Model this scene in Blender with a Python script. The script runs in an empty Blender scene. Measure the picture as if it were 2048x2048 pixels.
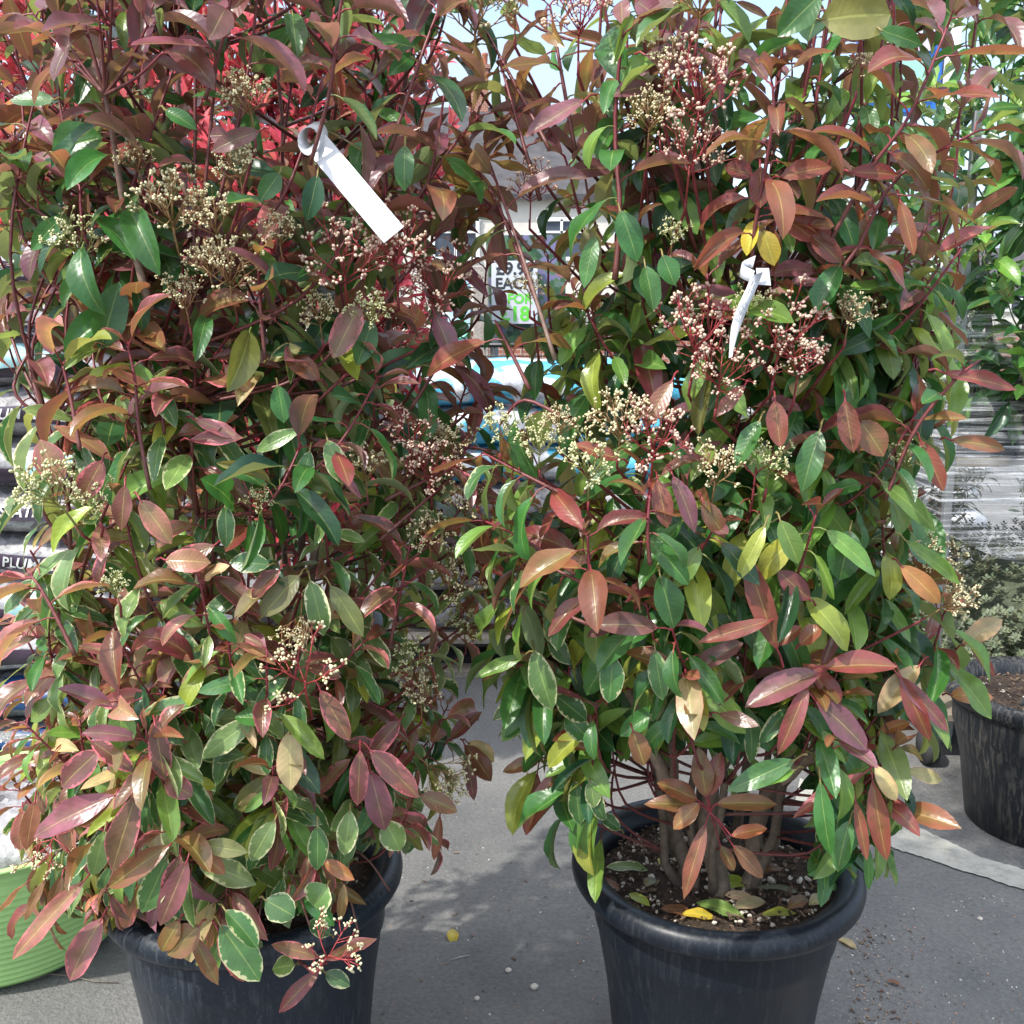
import bpy, math, random
import numpy as np
from mathutils import Vector, Matrix, noise

# ------------------------------------------------------------------ camera, light
sc = bpy.context.scene
CAMH, PITCH, F = 1.33, math.radians(10.5), 2053.0
cd = bpy.data.cameras.new('camera'); cam = bpy.data.objects.new('camera', cd)
sc.collection.objects.link(cam); sc.camera = cam
cd.sensor_width = 36; cd.lens = 36 * F / 2048; cd.clip_start = .05; cd.clip_end = 1000
cam.location = (0, 0, CAMH); cam.rotation_euler = (math.radians(90) - PITCH, 0, 0)
SUN_EL = math.radians(52); SUN_AZ = math.atan2(-.72, -.60)      # sun behind and left of the camera
sdir = Vector((math.sin(SUN_AZ) * math.cos(SUN_EL), math.cos(SUN_AZ) * math.cos(SUN_EL), math.sin(SUN_EL)))
sd = bpy.data.lights.new('sun', 'SUN'); sd.energy = 2.5; sd.angle = math.radians(1.2); sd.color = (1, .965, .9)
sun = bpy.data.objects.new('sun', sd); sc.collection.objects.link(sun)
sun.rotation_euler = sdir.to_track_quat('Z', 'Y').to_euler(); sun.location = (-5, -5, 8)
w = bpy.data.worlds.new('World'); sc.world = w; w.use_nodes = True
nt = w.node_tree; nt.nodes.clear()
def N(nt, typ, **kw):
    n = nt.nodes.new(typ)
    for k, v in kw.items():
        if k in n.inputs: n.inputs[k].default_value = v
        else: setattr(n, k, v)
    return n
sky = N(nt, 'ShaderNodeTexSky', sky_type='NISHITA', sun_disc=False, sun_elevation=SUN_EL, sun_rotation=SUN_AZ)
sky.air_density = 1.0; sky.dust_density = 1.5; sky.ozone_density = 1.0
tc = N(nt, 'ShaderNodeTexCoord'); mp = N(nt, 'ShaderNodeMapping'); mp.inputs['Scale'].default_value = (1, 1, 2.6)
cl = N(nt, 'ShaderNodeTexNoise', Scale=3.2, Detail=7.0, Roughness=.55)
cr = N(nt, 'ShaderNodeValToRGB'); cr.color_ramp.elements[0].position = .40; cr.color_ramp.elements[1].position = .62
mx = N(nt, 'ShaderNodeMixRGB')
sz = N(nt, 'ShaderNodeSeparateXYZ'); hz = N(nt, 'ShaderNodeMapRange'); hz.inputs['From Min'].default_value = .3; hz.inputs['From Max'].default_value = .75
cc = N(nt, 'ShaderNodeMixRGB'); cc.inputs[1].default_value = (2.3, 2.75, 3.4, 1); cc.inputs[2].default_value = (10.5, 10.8, 11.2, 1)
bg = N(nt, 'ShaderNodeBackground', Strength=.15); out = N(nt, 'ShaderNodeOutputWorld')
L = nt.links.new
L(tc.outputs['Generated'], sz.inputs[0]); L(sz.outputs[2], hz.inputs['Value']); L(hz.outputs[0], cc.inputs[0]); L(cc.outputs[0], mx.inputs[2])
L(tc.outputs['Generated'], mp.inputs[0]); L(mp.outputs[0], cl.inputs['Vector']); L(cl.outputs[0], cr.inputs[0])
L(cr.outputs[0], mx.inputs[0]); L(sky.outputs[0], mx.inputs[1]); L(mx.outputs[0], bg.inputs[0]); L(bg.outputs[0], out.inputs[0])
sc.view_settings.view_transform = 'Standard'; sc.view_settings.look = 'None'
sc.view_settings.gamma = 1; sc.view_settings.exposure = 1.25
sc.render.engine = 'CYCLES'

# ------------------------------------------------------------------ helpers
C = sc.collection
rng = random.Random(7)
CAM = Vector((0, 0, CAMH))
RT, UP, FW = Vector((1, 0, 0)), Vector((0, math.sin(PITCH), math.cos(PITCH))), Vector((0, math.cos(PITCH), -math.sin(PITCH)))
def ray(px, py): return (FW + RT * ((px - 1024) / F) + UP * ((1024 - py) / F))
def at_y(px, py, y):
    r = ray(px, py); return CAM + r * (y / r.y)
def at_z(px, py, z):
    r = ray(px, py); return CAM + r * ((z - CAMH) / r.z)
def proj(p):
    d = p - CAM; z = d.dot(FW)
    return 1024 + F * d.dot(RT) / z, 1024 - F * d.dot(UP) / z, z

def tag(o, label=None, cat=None, group=None, kind=None):
    if label: o['label'] = label
    if cat: o['category'] = cat
    if group: o['group'] = group
    if kind: o['kind'] = kind
    return o
def link(name, me, mat=None, parent=None, loc=(0, 0, 0)):
    o = bpy.data.objects.new(name, me); C.objects.link(o)
    if mat is not None:
        for m in (mat if isinstance(mat, (list, tuple)) else [mat]): me.materials.append(m)
    o.location = loc
    if parent is not None: o.parent = parent
    return o
def empty(name, loc=(0, 0, 0), rz=0):
    o = bpy.data.objects.new(name, None); C.objects.link(o); o.location = loc; o.rotation_euler = (0, 0, rz)
    o.empty_display_size = .05
    return o
def copy_tree(o, parent=None):
    c = o.copy(); C.objects.link(c)
    if parent is not None: c.parent = parent
    for ch in list(o.children): copy_tree(ch, c)
    return c

class MB:
    def __init__(s): s.v = []; s.f = []; s.m = []; s.c = []; s.cur = 0; s.col = (1, 1, 1)
    def add(s, vs, fs):
        b = len(s.v); s.v += [tuple(x) for x in vs]; s.c += [s.col] * len(vs)
        s.f += [tuple(i + b for i in f) for f in fs]; s.m += [s.cur] * len(fs); return b
    def box(s, c, size, rot=None, bev=0):
        x, y, z = [k / 2 for k in size]; R = rot or Matrix.Identity(3); c = Vector(c)
        if bev <= 0:
            vs = [c + R @ Vector((a * x, b * y, d * z)) for a in (-1, 1) for b in (-1, 1) for d in (-1, 1)]
            s.add(vs, [(0, 1, 3, 2), (4, 6, 7, 5), (0, 4, 5, 1), (2, 3, 7, 6), (0, 2, 6, 4), (1, 5, 7, 3)]); return
        rings = []
        for d, k in ((-z, bev), (-z + bev, 0), (z - bev, 0), (z, bev)):
            X, Y = x - k, y - k
            rings.append([c + R @ Vector(p) for p in ((-X + bev * (k == 0), -Y, d), (X - bev * (k == 0), -Y, d), (X, -Y + bev * (k == 0), d), (X, Y - bev * (k == 0), d), (X - bev * (k == 0), Y, d), (-X + bev * (k == 0), Y, d), (-X, Y - bev * (k == 0), d), (-X, -Y + bev * (k == 0), d))])
        vs = [p for r in rings for p in r]; fs = [tuple(reversed(range(8))), tuple(range(24, 32))]
        for r in range(3):
            for i in range(8): fs.append((r * 8 + i, r * 8 + (i + 1) % 8, r * 8 + 8 + (i + 1) % 8, r * 8 + 8 + i))
        s.add(vs, fs)
    def tube(s, pts, rad, n=6, cap=True, cols=None):
        pts = [Vector(p) for p in pts]
        if not isinstance(rad, (list, tuple)): rad = [rad] * len(pts)
        b = len(s.v); ref = None
        for i, p in enumerate(pts):
            t = (pts[min(i + 1, len(pts) - 1)] - pts[max(i - 1, 0)])
            if t.length < 1e-9: t = Vector((0, 0, 1))
            t.normalize()
            if ref is None: ref = t.orthogonal().normalized()
            a = (ref - t * ref.dot(t))
            a = a.normalized() if a.length > 1e-6 else t.orthogonal().normalized()
            ref = a; q = t.cross(a)
            for k in range(n):
                an = 2 * math.pi * k / n
                s.v.append(tuple(p + (a * math.cos(an) + q * math.sin(an)) * rad[i])); s.c.append(cols[i] if cols else s.col)
        for i in range(len(pts) - 1):
            for k in range(n):
                s.f.append((b + i * n + k, b + i * n + (k + 1) % n, b + (i + 1) * n + (k + 1) % n, b + (i + 1) * n + k)); s.m.append(s.cur)
        if cap:
            s.f.append(tuple(b + k for k in reversed(range(n)))); s.m.append(s.cur)
            e = b + (len(pts) - 1) * n; s.f.append(tuple(e + k for k in range(n))); s.m.append(s.cur)
    def lathe(s, prof, c=(0, 0, 0), n=64, wob=None):
        vs = []; m = len(prof)
        for k in range(n):
            a = 2 * math.pi * k / n
            for j, (r, z) in enumerate(prof):
                rr = r * (1 + (wob(a, z) if wob else 0))
                vs.append((c[0] + rr * math.cos(a), c[1] + rr * math.sin(a), c[2] + z))
        fs = [(k * m + j, ((k + 1) % n) * m + j, ((k + 1) % n) * m + j + 1, k * m + j + 1) for k in range(n) for j in range(m - 1)]
        s.add(vs, fs)
    def sphere(s, c, r, nu=6, nv=4, sq=(1, 1, 1), R=None):
        vs = []; c = Vector(c)
        for j in range(1, nv):
            ph = math.pi * j / nv
            for i in range(nu):
                a = 2 * math.pi * i / nu
                d = Vector((math.sin(ph) * math.cos(a) * sq[0], math.sin(ph) * math.sin(a) * sq[1], math.cos(ph) * sq[2])) * r
                vs.append(c + (R @ d if R else d))
        t = Vector((0, 0, r * sq[2])); vs += [c + (R @ t if R else t), c - (R @ t if R else t)]
        T, B = len(vs) - 2, len(vs) - 1; fs = []
        for i in range(nu):
            fs.append((T, i, (i + 1) % nu)); fs.append((B, (nv - 2) * nu + (i + 1) % nu, (nv - 2) * nu + i))
            for j in range(nv - 2): fs.append((j * nu + i, (j + 1) * nu + i, (j + 1) * nu + (i + 1) % nu, j * nu + (i + 1) % nu))
        s.add(vs, fs)
    def build(s, name, mat=None, parent=None, loc=(0, 0, 0), smooth=True):
        me = bpy.data.meshes.new(name); me.from_pydata(s.v, [], s.f)
        if smooth: me.polygons.foreach_set('use_smooth', [True] * len(s.f))
        me.polygons.foreach_set('material_index', s.m)
        at = me.attributes.new('col', 'FLOAT_COLOR', 'POINT')
        at.data.foreach_set('color', np.array([(*c, 1) for c in s.c], dtype=np.float32).ravel())
        me.update()
        return link(name, me, mat, parent, loc)

# ------------------------------------------------------------------ materials
def mat(name): 
    m = bpy.data.materials.new(name); m.use_nodes = True; nt = m.node_tree
    return m, nt, nt.nodes['Principled BSDF'], nt.links.new
def ramp(nt, stops):
    r = N(nt, 'ShaderNodeValToRGB'); e = r.color_ramp.elements
    while len(e) < len(stops): e.new(.5)
    for k, (p, c) in enumerate(stops): e[k].position = p; e[k].color = (*c, 1) if len(c) == 3 else c
    return r
def simple(name, col, rough=.5, noise_amt=.15, scale=30, metal=0, bump=0, spec=.5):
    m, nt, b, L = mat(name)
    t = N(nt, 'ShaderNodeTexCoord'); n = N(nt, 'ShaderNodeTexNoise', Scale=scale, Detail=5.0)
    lo = tuple(c * (1 - noise_amt) for c in col); hi = tuple(min(1, c * (1 + noise_amt)) for c in col)
    r = ramp(nt, [(.3, lo), (.7, hi)])
    L(t.outputs['Object'], n.inputs['Vector']); L(n.outputs[0], r.inputs[0]); L(r.outputs[0], b.inputs['Base Color'])
    b.inputs['Roughness'].default_value = rough; b.inputs['Metallic'].default_value = metal
    b.inputs['Specular IOR Level'].default_value = spec
    if bump:
        bp = N(nt, 'ShaderNodeBump', Strength=bump, Distance=.004); L(n.outputs[0], bp.inputs['Height']); L(bp.outputs[0], b.inputs['Normal'])
    return m

def leaf_material(name, rough=.29, trans=.34, spec=.6, tc3=(1.7, 1.6, 1.0), back=(.34, .35, .19), backmix=.42):
    m, nt, b, L = mat(name)
    A = lambda n: N(nt, 'ShaderNodeAttribute', attribute_name=n)
    lc, le, lm, lu = A('lc'), A('le'), A('lm'), A('luv')
    sp = N(nt, 'ShaderNodeSeparateXYZ'); L(lu.outputs['Vector'], sp.inputs[0])
    au = N(nt, 'ShaderNodeMath', operation='ABSOLUTE'); L(sp.outputs[0], au.inputs[0])
    tc = N(nt, 'ShaderNodeTexCoord')
    no = N(nt, 'ShaderNodeTexNoise', Scale=45.0, Detail=4.0); L(tc.outputs['Object'], no.inputs['Vector'])
    no2 = N(nt, 'ShaderNodeTexNoise', Scale=160.0, Detail=3.0); L(tc.outputs['Object'], no2.inputs['Vector'])
    # blotchy mix of the leaf colour towards the colour of its middle
    def M(op, a, c, clamp=False):
        n = N(nt, 'ShaderNodeMath', operation=op); n.use_clamp = clamp
        for i, x in enumerate((a, c)):
            if isinstance(x, (int, float)): n.inputs[i].default_value = x
            else: L(x, n.inputs[i])
        return n.outputs[0]
    def sstep(x, lo, hi):
        n = N(nt, 'ShaderNodeMapRange', interpolation_type='SMOOTHSTEP'); L(x, n.inputs['Value'])
        n.inputs['From Min'].default_value = lo; n.inputs['From Max'].default_value = hi; return n.outputs[0]
    blot = M('ADD', au.outputs[0], M('MULTIPLY', M('SUBTRACT', no.outputs[0], .5), 2.2))
    inner = M('SUBTRACT', 1.0, sstep(blot, .0, .75))
    mix1 = N(nt, 'ShaderNodeMixRGB'); L(M('MULTIPLY', inner, lm.outputs['Alpha']), mix1.inputs[0]); L(lc.outputs['Color'], mix1.inputs[1]); L(lm.outputs['Color'], mix1.inputs[2])
    # irregular pale edge
    edge = M('ADD', au.outputs[0], M('MULTIPLY', M('SUBTRACT', no2.outputs[0], .5), .9))
    em = sstep(M('ADD', edge, M('MULTIPLY', M('SUBTRACT', no.outputs[0], .5), .9)), .84, .93)
    rim = sstep(au.outputs[0], .93, .985)
    em = M('MAXIMUM', M('MULTIPLY', em, le.outputs['Alpha']), M('MULTIPLY', rim, M('MULTIPLY', sstep(le.outputs['Alpha'], .0, .3), .8)))
    mix2 = N(nt, 'ShaderNodeMixRGB'); L(em, mix2.inputs[0]); L(mix1.outputs[0], mix2.inputs[1]); L(le.outputs['Color'], mix2.inputs[2])
    # midrib and side veins
    rib = M('SUBTRACT', 1.0, sstep(au.outputs[0], .02, .075))
    vn = M('SINE', M('MULTIPLY', M('SUBTRACT', sp.outputs[1], M('MULTIPLY', au.outputs[0], .17)), 64.0), 0)
    veins = M('MULTIPLY', sstep(vn, .75, 1.0), .05)
    lig = N(nt, 'ShaderNodeMixRGB', blend_type='MIX'); L(mix2.outputs[0], lig.inputs[1])
    ribc = N(nt, 'ShaderNodeMixRGB', blend_type='ADD'); ribc.inputs[0].default_value = .8; L(mix2.outputs[0], ribc.inputs[1]); ribc.inputs[2].default_value = (.14, .15, .05, 1)
    L(M('MAXIMUM', rib, M('MULTIPLY', veins, .7)), lig.inputs[0]); L(ribc.outputs[0], lig.inputs[2])
    spots = sstep(no2.outputs[0], .70, .76)
    var = N(nt, 'ShaderNodeMixRGB', blend_type='MULTIPLY'); var.inputs[0].default_value = .55; L(lig.outputs[0], var.inputs[1])
    vr = ramp(nt, [(.22, (.42, .42, .42)), (.78, (1.6, 1.5, 1.35))]); L(no.outputs[0], vr.inputs[0]); L(vr.outputs[0], var.inputs[2])
    dam = N(nt, 'ShaderNodeMixRGB'); L(M('MULTIPLY', spots, .55), dam.inputs[0]); L(var.outputs[0], dam.inputs[1]); dam.inputs[2].default_value = (.11, .06, .03, 1)
    geo = N(nt, 'ShaderNodeNewGeometry')
    bk = N(nt, 'ShaderNodeMixRGB'); sc3 = N(nt, 'ShaderNodeSeparateColor'); L(lc.outputs['Color'], sc3.inputs[0])
    redn = M('GREATER_THAN', sc3.outputs[0], M('MULTIPLY', sc3.outputs[1], 1.3))
    L(M('MULTIPLY', geo.outputs['Backfacing'], M('SUBTRACT', backmix, M('MULTIPLY', redn, backmix * .68))), bk.inputs[0]); L(dam.outputs[0], bk.inputs[1]); bk.inputs[2].default_value = (*back, 1)
    L(bk.outputs[0], b.inputs['Base Color'])
    rr = M('ADD', M('MULTIPLY', geo.outputs['Backfacing'], .22), M('ADD', rough - .1, M('MULTIPLY', no.outputs[0], .25))); L(rr, b.inputs['Roughness'])
    b.inputs['Specular IOR Level'].default_value = spec
    bp = N(nt, 'ShaderNodeBump', Strength=.35, Distance=.0014)
    hgt = M('ADD', M('MULTIPLY', M('SINE', M('MULTIPLY', M('SUBTRACT', sp.outputs[1], M('MULTIPLY', au.outputs[0], .17)), 64.0), 0), .09), M('ADD', M('MULTIPLY', sstep(au.outputs[0], 0, .12), .5), M('MULTIPLY', no2.outputs[0], .7)))
    L(hgt, bp.inputs['Height']); L(bp.outputs[0], b.inputs['Normal'])
    tr = N(nt, 'ShaderNodeBsdfTranslucent'); L(bp.outputs[0], tr.inputs['Normal'])
    tcol = N(nt, 'ShaderNodeMixRGB', blend_type='MULTIPLY'); tcol.inputs[0].default_value = 1; L(bk.outputs[0], tcol.inputs[1]); tcol.inputs[2].default_value = (*tc3, 1); L(tcol.outputs[0], tr.inputs[0])
    ms = N(nt, 'ShaderNodeMixShader'); ms.inputs[0].default_value = trans; L(b.outputs[0], ms.inputs[1]); L(tr.outputs[0], ms.inputs[2])
    L(ms.outputs[0], nt.nodes['Material Output'].inputs[0])
    return m
def vcol_material(name, rough=.5, bump=.3, scale=120):
    m, nt, b, L = mat(name)
    a = N(nt, 'ShaderNodeAttribute', attribute_name='col'); t = N(nt, 'ShaderNodeTexCoord')
    n = N(nt, 'ShaderNodeTexNoise', Scale=float(scale), Detail=4.0); L(t.outputs['Object'], n.inputs['Vector'])
    r = ramp(nt, [(.3, (.6, .6, .6)), (.7, (1.3, 1.3, 1.3))]); L(n.outputs[0], r.inputs[0])
    x = N(nt, 'ShaderNodeMixRGB', blend_type='MULTIPLY'); x.inputs[0].default_value = .8; L(a.outputs['Color'], x.inputs[1]); L(r.outputs[0], x.inputs[2]); L(x.outputs[0], b.inputs['Base Color'])
    b.inputs['Roughness'].default_value = rough
    bp = N(nt, 'ShaderNodeBump', Strength=bump, Distance=.002); L(n.outputs[0], bp.inputs['Height']); L(bp.outputs[0], b.inputs['Normal'])
    return m
def pot_material(name, base, dust, amt, bark=False):
    m, nt, b, L = mat(name); t = N(nt, 'ShaderNodeTexCoord')
    mpn = N(nt, 'ShaderNodeMapping'); mpn.inputs['Scale'].default_value = (110, 110, 5) if not bark else (105, 105, 8)
    L(t.outputs['Object'], mpn.inputs[0])
    n1 = N(nt, 'ShaderNodeTexNoise', Scale=1.0, Detail=6.0, Roughness=.6); L(mpn.outputs[0], n1.inputs['Vector'])
    n2 = N(nt, 'ShaderNodeTexNoise', Scale=5.0, Detail=6.0, Roughness=.65); L(t.outputs['Object'], n2.inputs['Vector'])
    n3 = N(nt, 'ShaderNodeTexNoise', Scale=420.0, Detail=2.0); L(t.outputs['Object'], n3.inputs['Vector'])
    r1 = ramp(nt, [(.5, (0, 0, 0)), (.66 if not bark else .56, (1, 1, 1))]); L(n1.outputs[0], r1.inputs[0])
    r2 = ramp(nt, [(.35, (0, 0, 0)), (.75, (1, 1, 1))]); L(n2.outputs[0], r2.inputs[0])
    r3 = ramp(nt, [(.66, (0, 0, 0)), (.70, (1, 1, 1))]); L(n3.outputs[0], r3.inputs[0])
    mu = N(nt, 'ShaderNodeMath', operation='MULTIPLY'); L(r1.outputs[0], mu.inputs[0]); L(r2.outputs[0], mu.inputs[1])
    ad = N(nt, 'ShaderNodeMath', operation='ADD'); L(mu.outputs[0], ad.inputs[0]); L(r3.outputs[0], ad.inputs[1])
    a2 = N(nt, 'ShaderNodeMath', operation='MULTIPLY'); a2.inputs[1].default_value = amt; a2.use_clamp = True; L(ad.outputs[0], a2.inputs[0])
    x = N(nt, 'ShaderNodeMixRGB'); L(a2.outputs[0], x.inputs[0]); x.inputs[1].default_value = (*base, 1); x.inputs[2].default_value = (*dust, 1)
    L(x.outputs[0], b.inputs['Base Color'])
    rr = N(nt, 'ShaderNodeMapRange'); L(a2.outputs[0], rr.inputs['Value']); rr.inputs['To Min'].default_value = .38; rr.inputs['To Max'].default_value = .85; L(rr.outputs[0], b.inputs['Roughness'])
    b.inputs['Specular IOR Level'].default_value = .32
    bp = N(nt, 'ShaderNodeBump', Strength=.25 if not bark else .9, Distance=.0015 if not bark else .006); L(n1.outputs[0], bp.inputs['Height']); L(bp.outputs[0], b.inputs['Normal'])
    return m

M_LEAF = leaf_material('glossy_leaf')
M_LEAF_BACK = leaf_material('thin_leaf', rough=.45, trans=.42, spec=.35, tc3=(1.4, 1.1, 1.3))
M_TWIG = vcol_material('twig_bark', .45)
M_BARK = vcol_material('stem_bark', .8, .8, 90)
M_BUD = vcol_material('flower_bud', .5, .1, 300)
M_POT = pot_material('black_plastic', (.0065, .0095, .015), (.12, .12, .125), .24)
M_POT_DUSTY = pot_material('dusty_black_plastic', (.014, .019, .028), (.15, .16, .17), .5)
M_POT_MUD = pot_material('muddy_black_plastic', (.015, .018, .022), (.22, .195, .16), .6, True)

def asphalt_material():
    m, nt, b, L = mat('asphalt'); t = N(nt, 'ShaderNodeTexCoord')
    n1 = N(nt, 'ShaderNodeTexNoise', Scale=2.2, Detail=7.0, Roughness=.65); n2 = N(nt, 'ShaderNodeTexNoise', Scale=90.0, Detail=6.0, Roughness=.7)
    v = N(nt, 'ShaderNodeTexVoronoi', Scale=160.0); n3 = N(nt, 'ShaderNodeTexNoise', Scale=14.0, Detail=6.0, Roughness=.7)
    for x in (n1, n2, v, n3): L(t.outputs['Object'], x.inputs['Vector'])
    r = ramp(nt, [(.28, (.078, .078, .080)), (.5, (.122, .120, .116)), (.74, (.165, .160, .150))]); L(n1.outputs[0], r.inputs[0])
    r2 = ramp(nt, [(.25, (.62, .62, .62)), (.75, (1.4, 1.4, 1.38))]); L(n2.outputs[0], r2.inputs[0])
    x = N(nt, 'ShaderNodeMixRGB', blend_type='MULTIPLY'); x.inputs[0].default_value = .9; L(r.outputs[0], x.inputs[1]); L(r2.outputs[0], x.inputs[2])
    # pale scuffs and grit
    n4 = N(nt, 'ShaderNodeTexNoise', Scale=260.0, Detail=2.0); L(t.outputs['Object'], n4.inputs['Vector'])
    r4 = ramp(nt, [(.73, (0, 0, 0)), (.78, (.7, .7, .7))]); L(n4.outputs[0], r4.inputs[0])
    r3 = ramp(nt, [(.60, (0, 0, 0)), (.74, (.8, .8, .8))]); L(n3.outputs[0], r3.inputs[0])
    ad = N(nt, 'ShaderNodeMath', operation='MULTIPLY_ADD'); L(r4.outputs[0], ad.inputs[0]); L(r3.outputs[0], ad.inputs[1])
    m5 = N(nt, 'ShaderNodeMath', operation='MULTIPLY'); m5.inputs[1].default_value = .14; L(r3.outputs[0], m5.inputs[0]); L(m5.outputs[0], ad.inputs[2]); ad.use_clamp = True
    x2 = N(nt, 'ShaderNodeMixRGB'); L(ad.outputs[0], x2.inputs[0]); L(x.outputs[0], x2.inputs[1]); x2.inputs[2].default_value = (.34, .32, .29, 1)
    L(x2.outputs[0], b.inputs['Base Color']); b.inputs['Roughness'].default_value = .85
    bp = N(nt, 'ShaderNodeBump', Strength=.7, Distance=.004); L(n2.outputs[0], bp.inputs['Height'])
    bp2 = N(nt, 'ShaderNodeBump', Strength=.5, Distance=.003); L(v.outputs['Distance'], bp2.inputs['Height']); L(bp.outputs[0], bp2.inputs['Normal']); L(bp2.outputs[0], b.inputs['Normal'])
    return m
def soil_material():
    m, nt, b, L = mat('potting_soil'); t = N(nt, 'ShaderNodeTexCoord')
    n = N(nt, 'ShaderNodeTexNoise', Scale=110.0, Detail=6.0, Roughness=.75); L(t.outputs['Object'], n.inputs['Vector'])
    r = ramp(nt, [(.3, (.022, .014, .010)), (.6, (.085, .055, .038)), (.8, (.17, .12, .085))]); L(n.outputs[0], r.inputs[0]); L(r.outputs[0], b.inputs['Base Color'])
    b.inputs['Roughness'].default_value = .95
    bp = N(nt, 'ShaderNodeBump', Strength=1.0, Distance=.012); L(n.outputs[0], bp.inputs['Height']); L(bp.outputs[0], b.inputs['Normal'])
    return m
M_SOIL = soil_material()
M_PERL = simple('pale_pebble', (.52, .47, .40), .9, .25, 80, bump=.4)
M_WHITE = simple('white_plastic', (.54, .55, .57), .4, .04, 10)

# ------------------------------------------------------------------ leaves
# palettes: (colour, edge colour, edge amount, middle colour, middle amount)
P = dict(
 red=((.215, .048, .052), (.4, .10, .11), .0, (.20, .10, .04), .5),
 purple=((.215, .075, .110), (.3, .1, .11), .0, (.16, .10, .06), .5),
 bronze=((.225, .092, .050), (.3, .1, .05), .0, (.20, .16, .05), .6),
 orange=((.36, .14, .065), (.4, .1, .05), .0, (.40, .22, .07), .6),
 pinkedge=((.20, .066, .070), (.66, .17, .22), .8, (.19, .11, .05), .6),
 pink=((.36, .135, .135), (.66, .20, .22), .75, (.32, .22, .10), .6),
 green=((.050, .160, .040), (.2, .25, .1), .0, (.05, .15, .03), .4),
 dark=((.022, .080, .034), (.1, .2, .1), .0, (.03, .09, .025), .4),
 light=((.14, .27, .060), (.2, .3, .1), .0, (.17, .28, .05), .4),
 varieg=((.060, .150, .048), (.60, .60, .36), .85, (.07, .16, .05), .4),
 varlight=((.15, .25, .085), (.64, .64, .40), .9, (.18, .28, .09), .4),
 olive=((.18, .18, .06), (.3, .2, .1), .0, (.18, .20, .05), .5),
 yellow=((.55, .40, .04), (.5, .25, .05), .0, (.45, .42, .05), .5),
 lime=((.30, .36, .06), (.3, .3, .1), .0, (.28, .34, .05), .5),
 tan=((.45, .35, .20), (.5, .22, .15), .3, (.42, .38, .18), .5),
 brightred=((.60, .085, .145), (.5, .07, .07), .0, (.52, .07, .07), .4),
 coral=((.62, .15, .19), (.6, .15, .1), .0, (.6, .15, .1), .4),
 brown=((.22, .10, .05), (.2, .1, .05), .0, (.18, .08, .04), .4),
 citrus=((.040, .13, .038), (.2, .3, .1), .0, (.08, .21, .04), .4),
 citlight=((.10, .235, .05), (.2, .3, .1), .0, (.19, .34, .04), .4),
 silver=((.17, .21, .14), (.2, .2, .15), .0, (.19, .22, .15), .4),
)
REDS = {'red', 'purple', 'bronze', 'orange', 'pinkedge', 'pink', 'brightred', 'coral', 'brown', 'tan'}
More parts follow.
